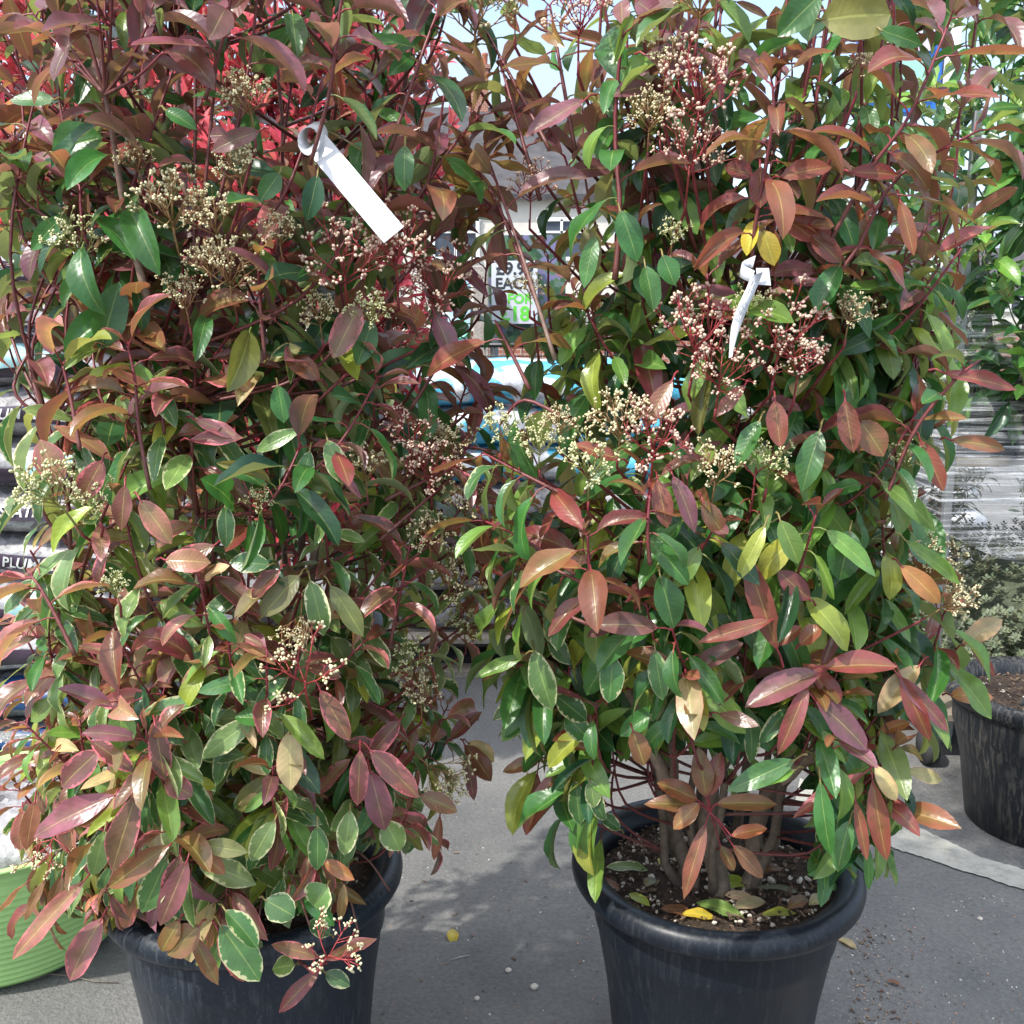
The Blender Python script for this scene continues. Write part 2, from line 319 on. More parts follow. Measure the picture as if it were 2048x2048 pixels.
class Leaves:
    def __init__(s, nl=9, ns=5): s.L = []; s.nl = nl; s.ns = ns
    def add(s, base, d, nrm, length, width, kind, bend=.4, fold=.25, wave=.03, twist=0, tint=1.0, rnd=None):
        r = rnd or rng
        c, e, ea, m, ma = P[kind]
        j = [r.uniform(.78, 1.25) * tint for _ in range(1)][0]; h = [r.uniform(.9, 1.1) for _ in range(3)]
        q_ = r.random() ** 2 * .55; c = [(c[i] * (1 - q_) + m[i] * q_) * j * h[i] for i in range(3)]; m = [m[i] * j * h[i] for i in range(3)]
        s.L.append((*base, *d, *nrm, length, width, bend, fold, wave, twist, r.random() * 10, *c, *e, ea * r.uniform(.55, 1.15), *m, ma))
    def build(s, name, material, parent=None, loc=(0, 0, 0)):
        if not s.L: return None
        A = np.array(s.L, dtype=np.float64); n = len(A); nl, ns = s.nl, s.ns
        base, d, nr = A[:, 0:3], A[:, 3:6], A[:, 6:9]
        ln, wd, bend, fold, wave, twist, seed = [A[:, i] for i in range(9, 16)]
        d = d / np.linalg.norm(d, axis=1)[:, None]
        nr = nr - d * (nr * d).sum(1)[:, None]; nr /= (np.linalg.norm(nr, axis=1)[:, None] + 1e-9)
        sd_ = np.cross(d, nr)
        t = np.linspace(0, 1, nl); sp = np.linspace(-1, 1, ns)
        # centreline: bend towards -normal
        th = bend[:, None] * (t[None, :] ** 1.2)
        dt = 1.0 / (nl - 1)
        cx = np.concatenate([np.zeros((n, 1)), np.cumsum(np.cos((th[:, 1:] + th[:, :-1]) / 2) * dt, 1)], 1) * ln[:, None]
        cz = -np.concatenate([np.zeros((n, 1)), np.cumsum(np.sin((th[:, 1:] + th[:, :-1]) / 2) * dt, 1)], 1) * ln[:, None]
        pr = (t ** .70) * ((1 - t) ** .72) * (1 - .25 * (2 * t - 1) ** 4); pr = pr / pr.max(); pr[-1] = 0.01; pr[0] = 0.02
        pr = pr[None, :] * (1 + .04 * np.sin(t[None, :] * 37 + seed[:, None] * 5))
        half = pr * wd[:, None] / 2                                     # n,nl
        tw = (twist[:, None] * t[None, :])
        # local frame after bend
        T = np.stack([np.cos(th), -np.sin(th)], -1); Nn = np.stack([np.sin(th), np.cos(th)], -1)
        V = np.zeros((n, nl, ns, 3))
        for k, q in enumerate(sp):
            lat = half * q * np.cos(fold)[:, None]
            up = half * abs(q) * np.sin(fold)[:, None] + wave[:, None] * ln[:, None] * np.sin(t[None, :] * 9 + seed[:, None] + (q > 0) * 1.3) * (q * q) * np.sin(np.pi * t)[None, :]
            la = lat * np.cos(tw) - up * np.sin(tw); u2 = lat * np.sin(tw) + up * np.cos(tw)
            X = cx + Nn[..., 0] * u2; Z = cz + Nn[..., 1] * u2
            V[:, :, k, :] = base[:, None, :] + d[:, None, :] * X[..., None] + nr[:, None, :] * Z[..., None] + sd_[:, None, :] * la[..., None]
        V = V.reshape(-1, 3)
        q = []
        for i in range(nl - 1):
            for k in range(ns - 1):
                a = i * ns + k; q.append((a, a + 1, a + ns + 1, a + ns))
        q = np.array(q)[None, :, :] + (np.arange(n) * nl * ns)[:, None, None]; q = q.reshape(-1, 4)
        me = bpy.data.meshes.new(name); me.vertices.add(len(V)); me.vertices.foreach_set('co', V.astype(np.float32).ravel())
        me.loops.add(q.size); me.loops.foreach_set('vertex_index', q.astype(np.int32).ravel())
        me.polygons.add(len(q)); me.polygons.foreach_set('loop_start', (np.arange(len(q)) * 4).astype(np.int32))
        me.polygons.foreach_set('loop_total', np.full(len(q), 4, np.int32)); me.update(calc_edges=True)
        me.polygons.foreach_set('use_smooth', np.ones(len(q), bool))
        rep = nl * ns
        def col(nm, arr):
            at = me.attributes.new(nm, 'FLOAT_COLOR', 'POINT'); at.data.foreach_set('color', np.repeat(arr, rep, 0).astype(np.float32).ravel())
        one = np.ones((n, 1)); col('lc', np.concatenate([A[:, 16:19], one], 1)); col('le', A[:, 19:23]); col('lm', A[:, 23:27])
        uv = np.zeros((n, nl, ns, 3)); uv[..., 0] = sp[None, None, :]; uv[..., 1] = t[None, :, None]; uv[..., 2] = seed[:, None, None]
        at = me.attributes.new('luv', 'FLOAT_VECTOR', 'POINT'); at.data.foreach_set('vector', uv.astype(np.float32).ravel())
        return link(name, me, material, parent, loc)

def pick(table, r):
    x = r.random() * sum(w for _, w in table)
    for k, w in table:
        x -= w
        if x <= 0: return k
    return table[-1][0]

# ------------------------------------------------------------------ setting: ground
g = MB()
for (x0, x1, y0, y1) in ((-150, 150, -60, 250),):
    g.add([(x0, y0, 0), (x1, y0, 0), (x1, y1, 0), (x0, y1, 0)], [(0, 1, 2, 3)])
o = g.build('ground', asphalt_material()); tag(o, 'grey asphalt yard surface', None, None, 'structure')
# worn pale painted line
def line_material():
    m, nt, b, L = mat('worn_line_paint'); t = N(nt, 'ShaderNodeTexCoord')
    n = N(nt, 'ShaderNodeTexNoise', Scale=22.0, Detail=8.0, Roughness=.75); L(t.outputs['Object'], n.inputs['Vector'])
    r = ramp(nt, [(.33, (.22, .215, .19)), (.50, (.34, .33, .29)), (.8, (.43, .415, .37))]); L(n.outputs[0], r.inputs[0]); L(r.outputs[0], b.inputs['Base Color'])
    b.inputs['Roughness'].default_value = .9
    n2 = N(nt, 'ShaderNodeTexNoise', Scale=140.0, Detail=4.0); L(t.outputs['Object'], n2.inputs['Vector'])
    bp = N(nt, 'ShaderNodeBump', Strength=.7, Distance=.003); L(n2.outputs[0], bp.inputs['Height']); L(bp.outputs[0], b.inputs['Normal']); return m
M_LINE = line_material()
top = [(1600, 1560), (1700, 1592), (1800, 1640), (1900, 1686), (1960, 1718), (2060, 1745), (2200, 1790), (2400, 1850)]
bot = [(1590, 1600), (1680, 1640), (1790, 1692), (1880, 1722), (1960, 1748), (2060, 1778), (2200, 1835), (2400, 1900)]
r2 = random.Random(3); tv = []; bv = []
for ps, dst in ((top, tv), (bot, bv)):
    for i in range(len(ps) - 1):
        for k in range(12):
            f = k / 12; x = ps[i][0] * (1 - f) + ps[i + 1][0] * f; y = ps[i][1] * (1 - f) + ps[i + 1][1] * f
            p = at_z(x, y + 3 * noise.noise(Vector((x * .012, y * .02, 1))) + 2.5 * noise.noise(Vector((x * .07, y, 4))) + (-4 if dst is tv else 4), .004); dst.append(tuple(p))
mb = MB(); nn = len(tv)
mb.add(tv + bv, [(i, nn + i, nn + i + 1, i + 1) for i in range(nn - 1)])
tag(mb.build('painted_line', M_LINE, smooth=False), 'worn pale painted line across the asphalt', None, None, 'structure')

# ------------------------------------------------------------------ pots
def pot(parent, rimr=.25, h=.42, body=.206, foot=.165, material=None, soilz=.035):
    p = MB(); wob = lambda a, z: .004 * math.sin(3 * a + 1) + .003 * math.sin(5 * a)
    prof = [(foot - .01, 0), (foot, .006), (foot + (body - foot) * .5, h * .45), (body - .002, h - .125), (body + .0015, h - .118), (body + .003, h - .108), (body + .006, h - .05)]
    inner = [(body + .004, h - .05), (body - .004, h - .12), (foot - .02, .03), (0.001, .03)]
    p.lathe([(0.001, .0)] + prof, n=72, wob=wob); 
    po = p.build('pot', material, parent)
    r = MB(); rp = []
    R0 = rimr - .020
    for k in range(13):
        a = math.radians(-100 + 230 * k / 12 * 1.0); rp.append((R0 + .020 * math.cos(a), h - .022 + .022 * math.sin(a)))
    rp = [(body + .003, h - .056), (body + .012, h - .054)] + rp + [(rimr - .045, h - .012), (rimr - .050, h - .05), (rimr - .055, h - .1)]
    r.lathe(rp, n=72, wob=wob); ro = r.build('rim', material, po)
    s = MB(); nr_, na = 16, 64; vs = [(0, 0, h - soilz)]; rr = rimr - .049
    for i in range(1, nr_ + 1):
        for k in range(na):
            a = 2 * math.pi * k / na; q = rr * i / nr_; x, y = q * math.cos(a), q * math.sin(a)
            z = h - soilz + .012 * noise.noise(Vector((x * 14, y * 14, h))) + .006 * noise.noise(Vector((x * 50, y * 50, 3))) - .006 * (i / nr_) ** 3
            vs.append((x, y, z))
    fs = [(0, 1 + k, 1 + (k + 1) % na) for k in range(na)]
    for i in range(nr_ - 1):
        for k in range(na):
            b = 1 + i * na; fs.append((b + k, b + na + k, b + na + (k + 1) % na, b + (k + 1) % na))
    s.add(vs, fs); so = s.build('compost', M_SOIL, parent)
    return po, so
def stones(parent, cx, cy, cz, R, n, seed, name='pale_stones', smin=.0022, smax=.006):
    r = random.Random(seed); m = MB()
    for _ in range(n):
        a = r.random() * 6.283; q = R * math.sqrt(r.random()); s = r.uniform(smin, smax) * (1.9 if r.random() < .12 else 1)
        Rm = Matrix.Rotation(r.random() * 6, 3, 'Z') @ Matrix.Rotation(r.random() * 1.0, 3, 'X')
        b0 = len(m.v); cc_ = (cx + q * math.cos(a), cy + q * math.sin(a), cz + s * .15); m.sphere(cc_, s, 6, 4, (1, r.uniform(.45, 1), r.uniform(.4, .8)), Rm)
        for i_ in range(b0, len(m.v)): m.v[i_] = tuple(cc_[k] + (m.v[i_][k] - cc_[k]) * r.uniform(.65, 1.2) for k in range(3))
    return m.build(name, M_PERL, parent, smooth=False)

# ------------------------------------------------------------------ shrub
class Shrub:
    def __init__(s, root, x, y, prof, seed, soil=.385):
        s.root = root; s.x, s.y, s.prof, s.soil = x, y, prof, soil; s.r = random.Random(seed)
        s.red = Leaves(); s.green = Leaves(); s.tw = MB(); s.stems = []; s.keep = []
    def R(s, z, az=0):
        p = s.prof
        if z <= p[0][0]: return p[0][1]
        for (a, ra), (b, rb) in zip(p, p[1:]):
            if z <= b: return (ra + (rb - ra) * (z - a) / (b - a)) * (1 + .10 * math.sin(az * 3 + z * 5 + s.x * 9)) * (1 + s.asym * math.cos(az) * min(1, max(0, (z - .75) / .3)))
        return p[-1][1]
    def surf(s, px, py, f=1.0):
        """first point of the pixel's ray inside the crown scaled by f (world)"""
        d = ray(px, py); t = .8
        best = None; bd = 9
        while t < 2.8:
            p = CAM + d * t; q = math.hypot(p.x - s.x, p.y - s.y); e = q - s.R(p.z, math.atan2(p.y - s.y, p.x - s.x)) * f
            if e < 0: return p
            if e < bd: bd = e; best = p.copy()
            t += .01
        return best
    def loc(s, p): return Vector((p.x - s.x, p.y - s.y, p.z))
    def leaf(s, wp, d, nrm, ln, wd, kind, force=False, **kw):
        wp = Vector(wp)
        if not force:
            c = wp + Vector(d).normalized() * ln * .6
            px, py, z = proj(c)
            for (x0, y0, x1, y1, zz, *_p) in s.keep:
                if x0 < px < x1 and y0 < py < y1 and z < zz and s.r.random() < (_p[0] if _p else s.kp): return
            for (A, B, wpx, zz) in s.keepl:
                ax, ay = A; bx, by = B; L2 = (bx - ax) ** 2 + (by - ay) ** 2
                tt = max(0, min(1, ((px - ax) * (bx - ax) + (py - ay) * (by - ay)) / L2))
                if math.hypot(px - ax - tt * (bx - ax), py - ay - tt * (by - ay)) < wpx and z < zz: return
        (s.red if kind in REDS else s.green).add(s.loc(wp), d, nrm, ln, wd, kind, rnd=s.r, **kw)
    keepl = []; kp = 1.1; tipcut = 0; tipf = .5; asym = 0
    def main_stems(s, n, ztop, spread=.6, r0=.011):
        for i in range(n):
            a = 2.4 * i + s.r.uniform(-.3, .3); r_ = .015 + .06 * math.sqrt((i + .5) / n)
            x0, y0 = r_ * math.cos(a), r_ * math.sin(a); zt = ztop * (s.r.uniform(.55, .85) if i % 3 else s.r.uniform(.85, 1.0))
            Rt = s.R(min(zt, ztop)) * spread * s.r.uniform(.4, 1.1); rad = r0 * s.r.uniform(.7, 1.3); pts = []; rr = []; cols = []
            n_ = 14; bx, by = s.r.uniform(-.05, .05), s.r.uniform(-.05, .05)
            for k in range(n_ + 1):
                t = k / n_; z = s.soil - .03 + (zt - s.soil + .03) * t; q = t ** .55
                Rm = s.R(z) * spread
                ra = r_ + (max(Rt, .05) - r_) * q
                x = ra * math.cos(a) + bx * math.sin(t * 5 + i) ; y = ra * math.sin(a) + by * math.sin(t * 6 + i)
                x += .008 * math.sin(t * 23 + i); y += .008 * math.cos(t * 19 + i)
                if k == 0: x, y = x0, y0
                pts.append(Vector((x, y, z))); rr.append(rad * (1 - .82 * t) * (1.35 if k == 0 else 1) + .0008)
                f = max(0, (t - .55) / .45); cols.append((.13 * (1 - f) + .13 * f, .095 * (1 - f) + .018 * f, .07 * (1 - f) + .026 * f))
            m = MB(); m.tube(pts, rr, 8, True, cols); m.build('stem', M_BARK, s.root)
            s.stems.append(pts)
    def stem_point(s, z, az, pool=5):
        best = None; bd = 9
        for _ in range(pool):
            pts = s.r.choice(s.stems); k = min(range(len(pts)), key=lambda i: abs(pts[i].z - z)); p = pts[k]
            e = (abs(((math.atan2(p.y, p.x) - az + math.pi) % (2 * math.pi)) - math.pi)) + abs(p.z - z) * 3
            if e < bd: bd = e; best = p
        return Vector((best.x + s.x, best.y + s.y, best.z))
    def shoot(s, pts, nleaf, kinds_tip, kinds_base, size=.085, rad=.0022, tipn=4, droop=.3, start=.25, col=(.17, .017, .03), colb=(.12, .04, .03), force=False, splay=1.0, width=.375):
        """pts: world polyline"""
        pts = [Vector(p) for p in pts]; P_ = []
        n_ = 10
        for k in range(n_ + 1):            # smooth the polyline (quadratic through 3 or linear through more)
            t = k / n_ * (len(pts) - 1); i = min(int(t), len(pts) - 2); f = t - i
            p0, p1, p2, p3 = pts[max(i - 1, 0)], pts[i], pts[i + 1], pts[min(i + 2, len(pts) - 1)]
            P_.append(.5 * ((2 * p1) + (p2 - p0) * f + (2 * p0 - 5 * p1 + 4 * p2 - p3) * f * f + (3 * p1 - p0 - 3 * p2 + p3) * f ** 3))
        rr = [rad * (1.35 - .75 * k / n_) for k in range(n_ + 1)]
        cs = [tuple(colb[j] + (col[j] - colb[j]) * (k / n_) for j in range(3)) for k in range(n_ + 1)]
        s.tw.tube([s.loc(p) for p in P_], rr, 6, True, cs)
        az = s.r.random() * 6.28
        tipn = max(2, tipn - s.tipcut)
        for j in range(nleaf):
            f = (j + .5) / nleaf; t = start + (1 - start) * f ** .8
            tip = j >= nleaf - tipn
            if tip: t = 1 - .035 * (nleaf - 1 - j)
            k = min(int(t * n_), n_ - 1); fr = t * n_ - k; p = P_[k].lerp(P_[k + 1], fr); tg = (P_[k + 1] - P_[k]).normalized()
            az += 2.4 + s.r.uniform(-.35, .35)
            a = tg.orthogonal().normalized(); b = tg.cross(a); rad_d = a * math.cos(az) + b * math.sin(az)
            kind = pick(kinds_tip if (tip or s.r.random() < (f - s.tipf) * 1.5) else kinds_base, s.r)
            sz = size * s.r.uniform(.68, 1.2) * (.62 if j == nleaf - 1 else 1) * (.85 + .15 * (1 - f))
            if kind in ('orange',): sz *= .75
            el = s.r.uniform(.5, 1.0) if not tip else s.r.uniform(.75, 1.5)
            d = (tg * el * (1 if tip else .6) + rad_d * splay).normalized()
            dr = droop * s.r.uniform(.3, 1.7) * (0.55 if tip else 1.3)
            if kind not in REDS: dr += .35
            d = Vector((d.x, d.y, d.z - dr)).normalized()
            pl = sz * s.r.uniform(.14, .26)
            outw = Vector((p.x - s.x, p.y - s.y, 0)); outw = outw.normalized() if outw.length > .02 else Vector((0, -1, 0))
            nrm = (Vector((0, 0, 1)) * .8 + outw * .55 + tg * .35 - rad_d * .3 * (1 - dr) + Vector([s.r.uniform(-.45, .45) for _ in range(3)]))
            pb = p + (rad_d * .5 + tg * .35 + d * .5).normalized() * pl
            mid = p.lerp(pb, .5) + tg * pl * .12
            pc = (.22, .03, .04) if kind in REDS else ((.16, .2, .05) if s.r.random() < .5 else (.25, .05, .04))
            before = len(s.red.L) + len(s.green.L)
            wdt = sz * s.r.uniform(width * .85, width * 1.2)
            s.leaf(pb, d, nrm, sz, wdt, kind, force, bend=s.r.uniform(.1, 1.4), fold=(s.r.uniform(.1, .7) if s.r.random() < .8 else s.r.uniform(.8, 1.2)), wave=s.r.uniform(0, .06), twist=s.r.uniform(-.7, .7))
            if len(s.red.L) + len(s.green.L) > before:
                s.tw.tube([s.loc(p), s.loc(mid), s.loc(pb), s.loc(pb + d * sz * .1)], [.0013, .0011, .001, .0007], 4, False, [cs[k], pc, pc, pc])
    def fill(s, n, zr, kt, kb, front=.62, size=(.07, .1), nl=(10, 18), fr=(.62, 1.0), droop=.35, upb=None):
        for _ in range(n):
            z = s.r.uniform(*zr)
            az = (-math.pi / 2 + s.r.uniform(-1.35, 1.35)) if s.r.random() < front else s.r.random() * 6.283
            rr = s.R(z, az) * s.r.uniform(*fr)
            end = Vector((s.x + rr * math.cos(az), s.y + rr * math.sin(az), z))
            st = s.stem_point(z - s.r.uniform(.1, .26), az)
            ex, ey, ez = proj(end)
            if any(x0 < ex < x1 and y0 < ey < y1 and ez < zz for (x0, y0, x1, y1, zz, *_q) in s.keep) and s.r.random() < s.kp: continue
            st.z = min(st.z, end.z - .02) if z > .7 else max(st.z, s.soil + .07)
            mid = st.lerp(end, .55); low = z < .62
            if upb is None: mid.z -= (.03 if not low else -.07); mid += Vector((math.cos(az), math.sin(az), 0)) * .05
            tp = (kt(z) if callable(kt) else kt); bs = (kb(z) if callable(kb) else kb)
            s.shoot([st, mid, end], s.r.randint(*nl), tp, bs, size=s.r.uniform(*size), droop=droop * (1.4 if low else 1), col=(.16, .05, .04) if low else (.17, .017, .03), colb=(.10, .07, .05) if low else (.12, .04, .03))
    def finish(s):
        s.tw.build('twigs', M_TWIG, s.root)
        a = s.red.build('red_leaves', M_LEAF, s.root); b = s.green.build('green_leaves', M_LEAF, s.root)

# flower clusters -----------------------------------------------------------
def make_cluster_mesh(seed, stalk, bud, n1=7, spread=.85, R=.055):
    r = random.Random(seed); st = MB(); bd = st
    def dirv(base, ang):
        a = base.orthogonal().normalized(); b = base.cross(a); q = r.random() * 6.283
        return (base * math.cos(ang) + (a * math.cos(q) + b * math.sin(q)) * math.sin(ang)).normalized()
    z = Vector((0, 0, 1)); st.col = stalk; hub = R * .35
    st.tube([(0, 0, -R * .9), (.002, 0, 0), (0, 0, hub)], [.0017, .0016, .0013], 5)
    q0 = r.random() * 6
    for i in range(n1):
        q = q0 + i * 2.4; an = spread * (.35 + .65 * ((i + .5) / n1)); o_ = Vector((0, 0, hub * (1 - .8 * i / n1)))
        st.col = stalk; d = Vector((math.sin(an) * math.cos(q), math.sin(an) * math.sin(q), math.cos(an))); l = R * r.uniform(.65, 1.0)
        p1 = o_ + d * l * .55; p2 = o_ + d * l + Vector((0, 0, l * .12)); st.tube([o_, p1, p2], [.0012, .0010, .0008], 4)
        for j in range(r.randint(5, 6)):
            b0 = p1.lerp(p2, min(1, j / 4)); d2 = dirv(d.lerp(z, .35).normalized(), r.uniform(.35, .95)); l2 = R * r.uniform(.22, .42)
            p3 = b0 + d2 * l2; st.col = stalk; st.tube([b0, p3], [.0007, .00055], 4)
            for k in range(r.randint(4, 6)):
                d3 = dirv(d2, r.uniform(.2, .9)); p4 = p3 + d3 * r.uniform(.004, .009); st.col = stalk; st.tube([p3, p4], [.0005, .0005], 3)
                f = r.random(); bd.col = tuple(bud[0][c] * (1 - f) + bud[1][c] * f for c in range(3)); s_ = r.uniform(.0013, .0022)
                Rm = d3.to_track_quat('Z', 'Y').to_matrix()
                bd.sphere(p4 + d3 * s_ * .5, s_, 6, 4, (1, 1, 1.15), Rm)
    return st, bd
BUDP = ((.68, .54, .39), (.62, .39, .31)); BUDC = ((.68, .60, .39), (.56, .52, .28)); BUDG = ((.52, .54, .24), (.70, .66, .40))
CLUST = {}
for key, sd_, stc, bc, n1, spd in (('pink', 1, (.34, .045, .05), BUDP, 9, 1.15), ('pink2', 2, (.34, .05, .05), BUDP, 8, 1.3), ('cream', 3, (.34, .20, .09), BUDC, 9, 1.0),
                              ('green', 4, (.26, .26, .08), BUDG, 8, 1.1), ('sparse', 5, (.36, .05, .05), BUDC, 5, 1.35)):
    a, b = make_cluster_mesh(sd_, stc, bc, n1, spd)
    oa = a.build('flower_cluster', M_BUD)
    CLUST[key] = oa.data; bpy.data.objects.remove(oa)
def cluster(s, px, py, sizepx, key='cream', f=1.0, ang=0, toward=.55):
    p = s.surf(px, py, f); depth = proj(p)[2]; sc_ = (sizepx * 1.18 / F * depth) / .060
    d = Vector((math.sin(math.radians(ang)), -toward, math.cos(math.radians(ang)))).normalized()
    st = CLUST[key]
    o = bpy.data.objects.new('flower_cluster', st); C.objects.link(o); o.parent = s.root
    o.rotation_mode = 'QUATERNION'; o.rotation_quaternion = d.to_track_quat('Z', 'Y') @ Matrix.Rotation(s.r.random() * 6.28, 4, 'Z').to_quaternion()
    o.scale = (sc_,) * 3; base = p - d * .02 * sc_; o.location = s.loc(base)
    end = base - d * .05 * sc_
    az = math.atan2(p.y - s.y, p.x - s.x); stp = s.stem_point(p.z - .16, az)
    mid = stp.lerp(end, .6) + Vector((0, 0, -.03))
    s.tw.tube([s.loc(stp), s.loc(mid), s.loc(end), s.loc(base - d * .03 * sc_)], [.0028, .0023, .0019, .0016], 6, True, [(.12, .05, .04), (.14, .03, .03), (.2, .03, .04), (.24, .035, .045)])
    s.keepl.append(((px - 5, py - 5), (px + 5, py + 5), sizepx * .66, depth + .04))

# signature shoots: polyline in photograph pixels, crown fraction, leaves
def sshoot(s, pts, n, kt, kb, f=1.0, fin=None, **kw):
    W = []
    for i, (x, y) in enumerate(pts):
        ff = f if fin is None else fin + (f - fin) * i / (len(pts) - 1)
        W.append(s.surf(x, y, ff))
    s.shoot(W, n, kt, kb, **kw)
def sleaf(s, b, t, wpx, kind, f=1.02, bend=.35, fold=.25, lift=0.0, roll=0, stalk=None, tint=1.0):
    """one recognisable leaf: base pixel, tip pixel, width in pixels"""
    pb = s.surf(*b, f); db = proj(pb)[2]
    r_ = ray(*t); pt = CAM + r_ * ((db - lift) / r_.dot(FW)); 
    d = pt - pb; ln = d.length * (1 + .05 * bend); toc = (CAM - pb).normalized()
    side = d.normalized().cross(toc); nrm = toc + Vector((0, 0, .45)) + side * roll
    wd = wpx / F * db
    d2 = (d.normalized() + toc * math.sin(bend / 2) * .9).normalized()
    s.leaf(pb, d2, nrm, ln, wd, kind, True, bend=bend, fold=fold, wave=s.r.uniform(0, .05), twist=s.r.uniform(-.25, .25), tint=tint)
    st = s.surf(*(stalk or (b[0] + (b[0] - t[0]) * .18, b[1] + (b[1] - t[1]) * .18)), f * .97)
    pc = (.24, .03, .04) if kind in REDS else (.2, .16, .05)
    s.tw.tube([s.loc(st), s.loc(st.lerp(pb, .5) + Vector((0, 0, .003))), s.loc(pb), s.loc(pb + d2 * ln * .08)], [.0016, .0013, .0012, .0008], 5, False, [pc] * 4)

# ================================================================== LEFT SHRUB
LX, LY = -.442, 1.62; RX, RY = .353, 1.64
left = empty('potted_shrub', (LX, LY, 0), .3); left.rotation_euler = (0, 0, 0)
tag(left, 'bushy left shrub with cream and pink edged leaves in a dusty black pot', 'potted shrub', 'large shrubs in black pots')
_, comp_l = pot(left, .252, .42, .216, .18, M_POT_DUSTY, .045)
SL = Shrub(left, LX, LY, [(.34, .28), (.42, .32), (.55, .375), (.8, .395), (1.1, .385), (1.4, .37), (1.6, .40), (1.95, .44), (2.2, .3)], 11); SL.asym = .17; SL.tipf = .5
SL.main_stems(12, 2.1, .62, .0085)
SL.keepl = [((640, 300), (790, 460), 42, 1.36)]; SL.keep = [(-300, 520, 140, 1130, 3), (700, 1690, 880, 2100, 1.9, 1.1), (150, 1850, 330, 2100, 1.9, 1.1), (515, 1830, 880, 2100, 1.9, 1.1), (330, 1950, 520, 2100, 1.9, 1.1)]; SL.kp = .62
RED_LO = [('pinkedge', 5), ('red', 3), ('bronze', 1.5), ('pink', 4), ('orange', 1), ('purple', 2), ('tan', 1)]
RED_HI = [('purple', 6), ('red', 2.5), ('bronze', .5), ('pink', 2.6)]
GRN_LO = [('varieg', 6.5), ('varlight', 7), ('green', 2), ('dark', .6), ('pinkedge', 1.8), ('pink', .8), ('bronze', .5), ('light', 2.5), ('tan', 1.0), ('lime', 1.6), ('olive', 1.2)]
GRN_HI = [('green', 4), ('dark', 3), ('purple', 3.5), ('red', 1.2), ('light', 1), ('olive', .4)]
ktL = lambda z: RED_LO if z + SL.r.uniform(-.15, .15) < 1.35 else RED_HI
kbL = lambda z: GRN_LO if z + SL.r.uniform(-.15, .15) < 1.3 else GRN_HI
# ================================================================== RIGHT SHRUB
right = empty('potted_shrub', (RX, RY, 0))
tag(right, 'tall potted shrub on the right, glossy green leaves with red shoot tips, clean black pot', 'potted shrub', 'large shrubs in black pots')
_, comp_r = pot(right, .25, .42, .206, .165, M_POT, .04)
SR = Shrub(right, RX, RY, [(.42, .10), (.5, .22), (.62, .34), (.85, .39), (1.1, .43), (1.35, .45), (1.6, .45), (1.9, .44), (2.15, .36), (2.35, .2)], 23); SR.asym = -.13
SR.tipf = .9; SR.tipcut = 1
SR.main_stems(9, 2.25, .66, .0078)
SR.keepl = [((1470, 540), (1535, 560), 40, 1.4), ((1400, 690), (1500, 560), 22, 1.4)]
SR.keep = [(1200, 1480, 1640, 1850, 1.75), (940, 520, 1050, 800, 3), (870, 760, 1040, 900, 3), (1925, 480, 2200, 1150, 3), (1870, 900, 2200, 1120, 3)]
RT_LO = [('red', 5), ('bronze', 1.6), ('purple', 2), ('pinkedge', .5), ('orange', .6)]
RT_HI = [('purple', 4), ('red', 3), ('bronze', 2)]
GR_LO = [('green', 5), ('dark', 2), ('light', 4), ('varieg', .8), ('olive', .8), ('lime', 1.4), ('tan', .2)]
GR_HI = [('green', 5), ('dark', 3), ('light', 2.6), ('olive', 1), ('purple', 1), ('lime', 1)]
ktR = lambda z: RT_LO if z + SR.r.uniform(-.15, .15) < 1.4 else RT_HI
GR_TOP = [('purple', 3), ('red', 1.2), ('green', 4), ('dark', 2), ('light', 2)]
kbR = lambda z: GR_LO if z + SR.r.uniform(-.15, .15) < 1.4 else (GR_HI if z < 1.75 else GR_TOP)

# ---- flower clusters (photograph pixels)
for a in [(500, 215, 55, 'cream', .95), (275, 335, 38, 'cream', .95), (480, 350, 52, 'cream'), (345, 440, 78, 'cream'), (430, 455, 60, 'cream'), (150, 500, 62, 'green'),
          (460, 560, 68, 'cream'), (690, 545, 85, 'pink2'), (790, 520, 80, 'pink'), (880, 590, 70, 'pink2'), (370, 610, 50, 'cream'), (110, 1000, 75, 'green', 1.05, -20),
          (190, 1010, 45, 'green'), (730, 950, 50, 'cream'), (860, 950, 62, 'pink'), (930, 1020, 58, 'cream'), (920, 1170, 66, 'cream'), (930, 1260, 48, 'green'), (600, 1240, 45, 'cream', 1, 180),
          (610, 1360, 85, 'sparse', 1.06), (840, 1400, 50, 'cream'), (870, 1540, 58, 'cream', 1, 120), (660, 1910, 70, 'sparse', 1.22, 30), (100, 1690, 55, 'sparse', 1.1, 200)]:
    cluster(SL, *a)
for a in [(640, 640, 45, 'cream'), (740, 640, 50, 'green'), (560, 480, 45, 'cream'), (420, 540, 50, 'cream'), (230, 1180, 34, 'green'), (520, 1010, 34, 'green'), (820, 880, 50, 'pink2'), (900, 900, 46, 'cream'), (860, 1080, 50, 'cream'), (820, 1330, 44, 'green')]:
    cluster(SL, *a)
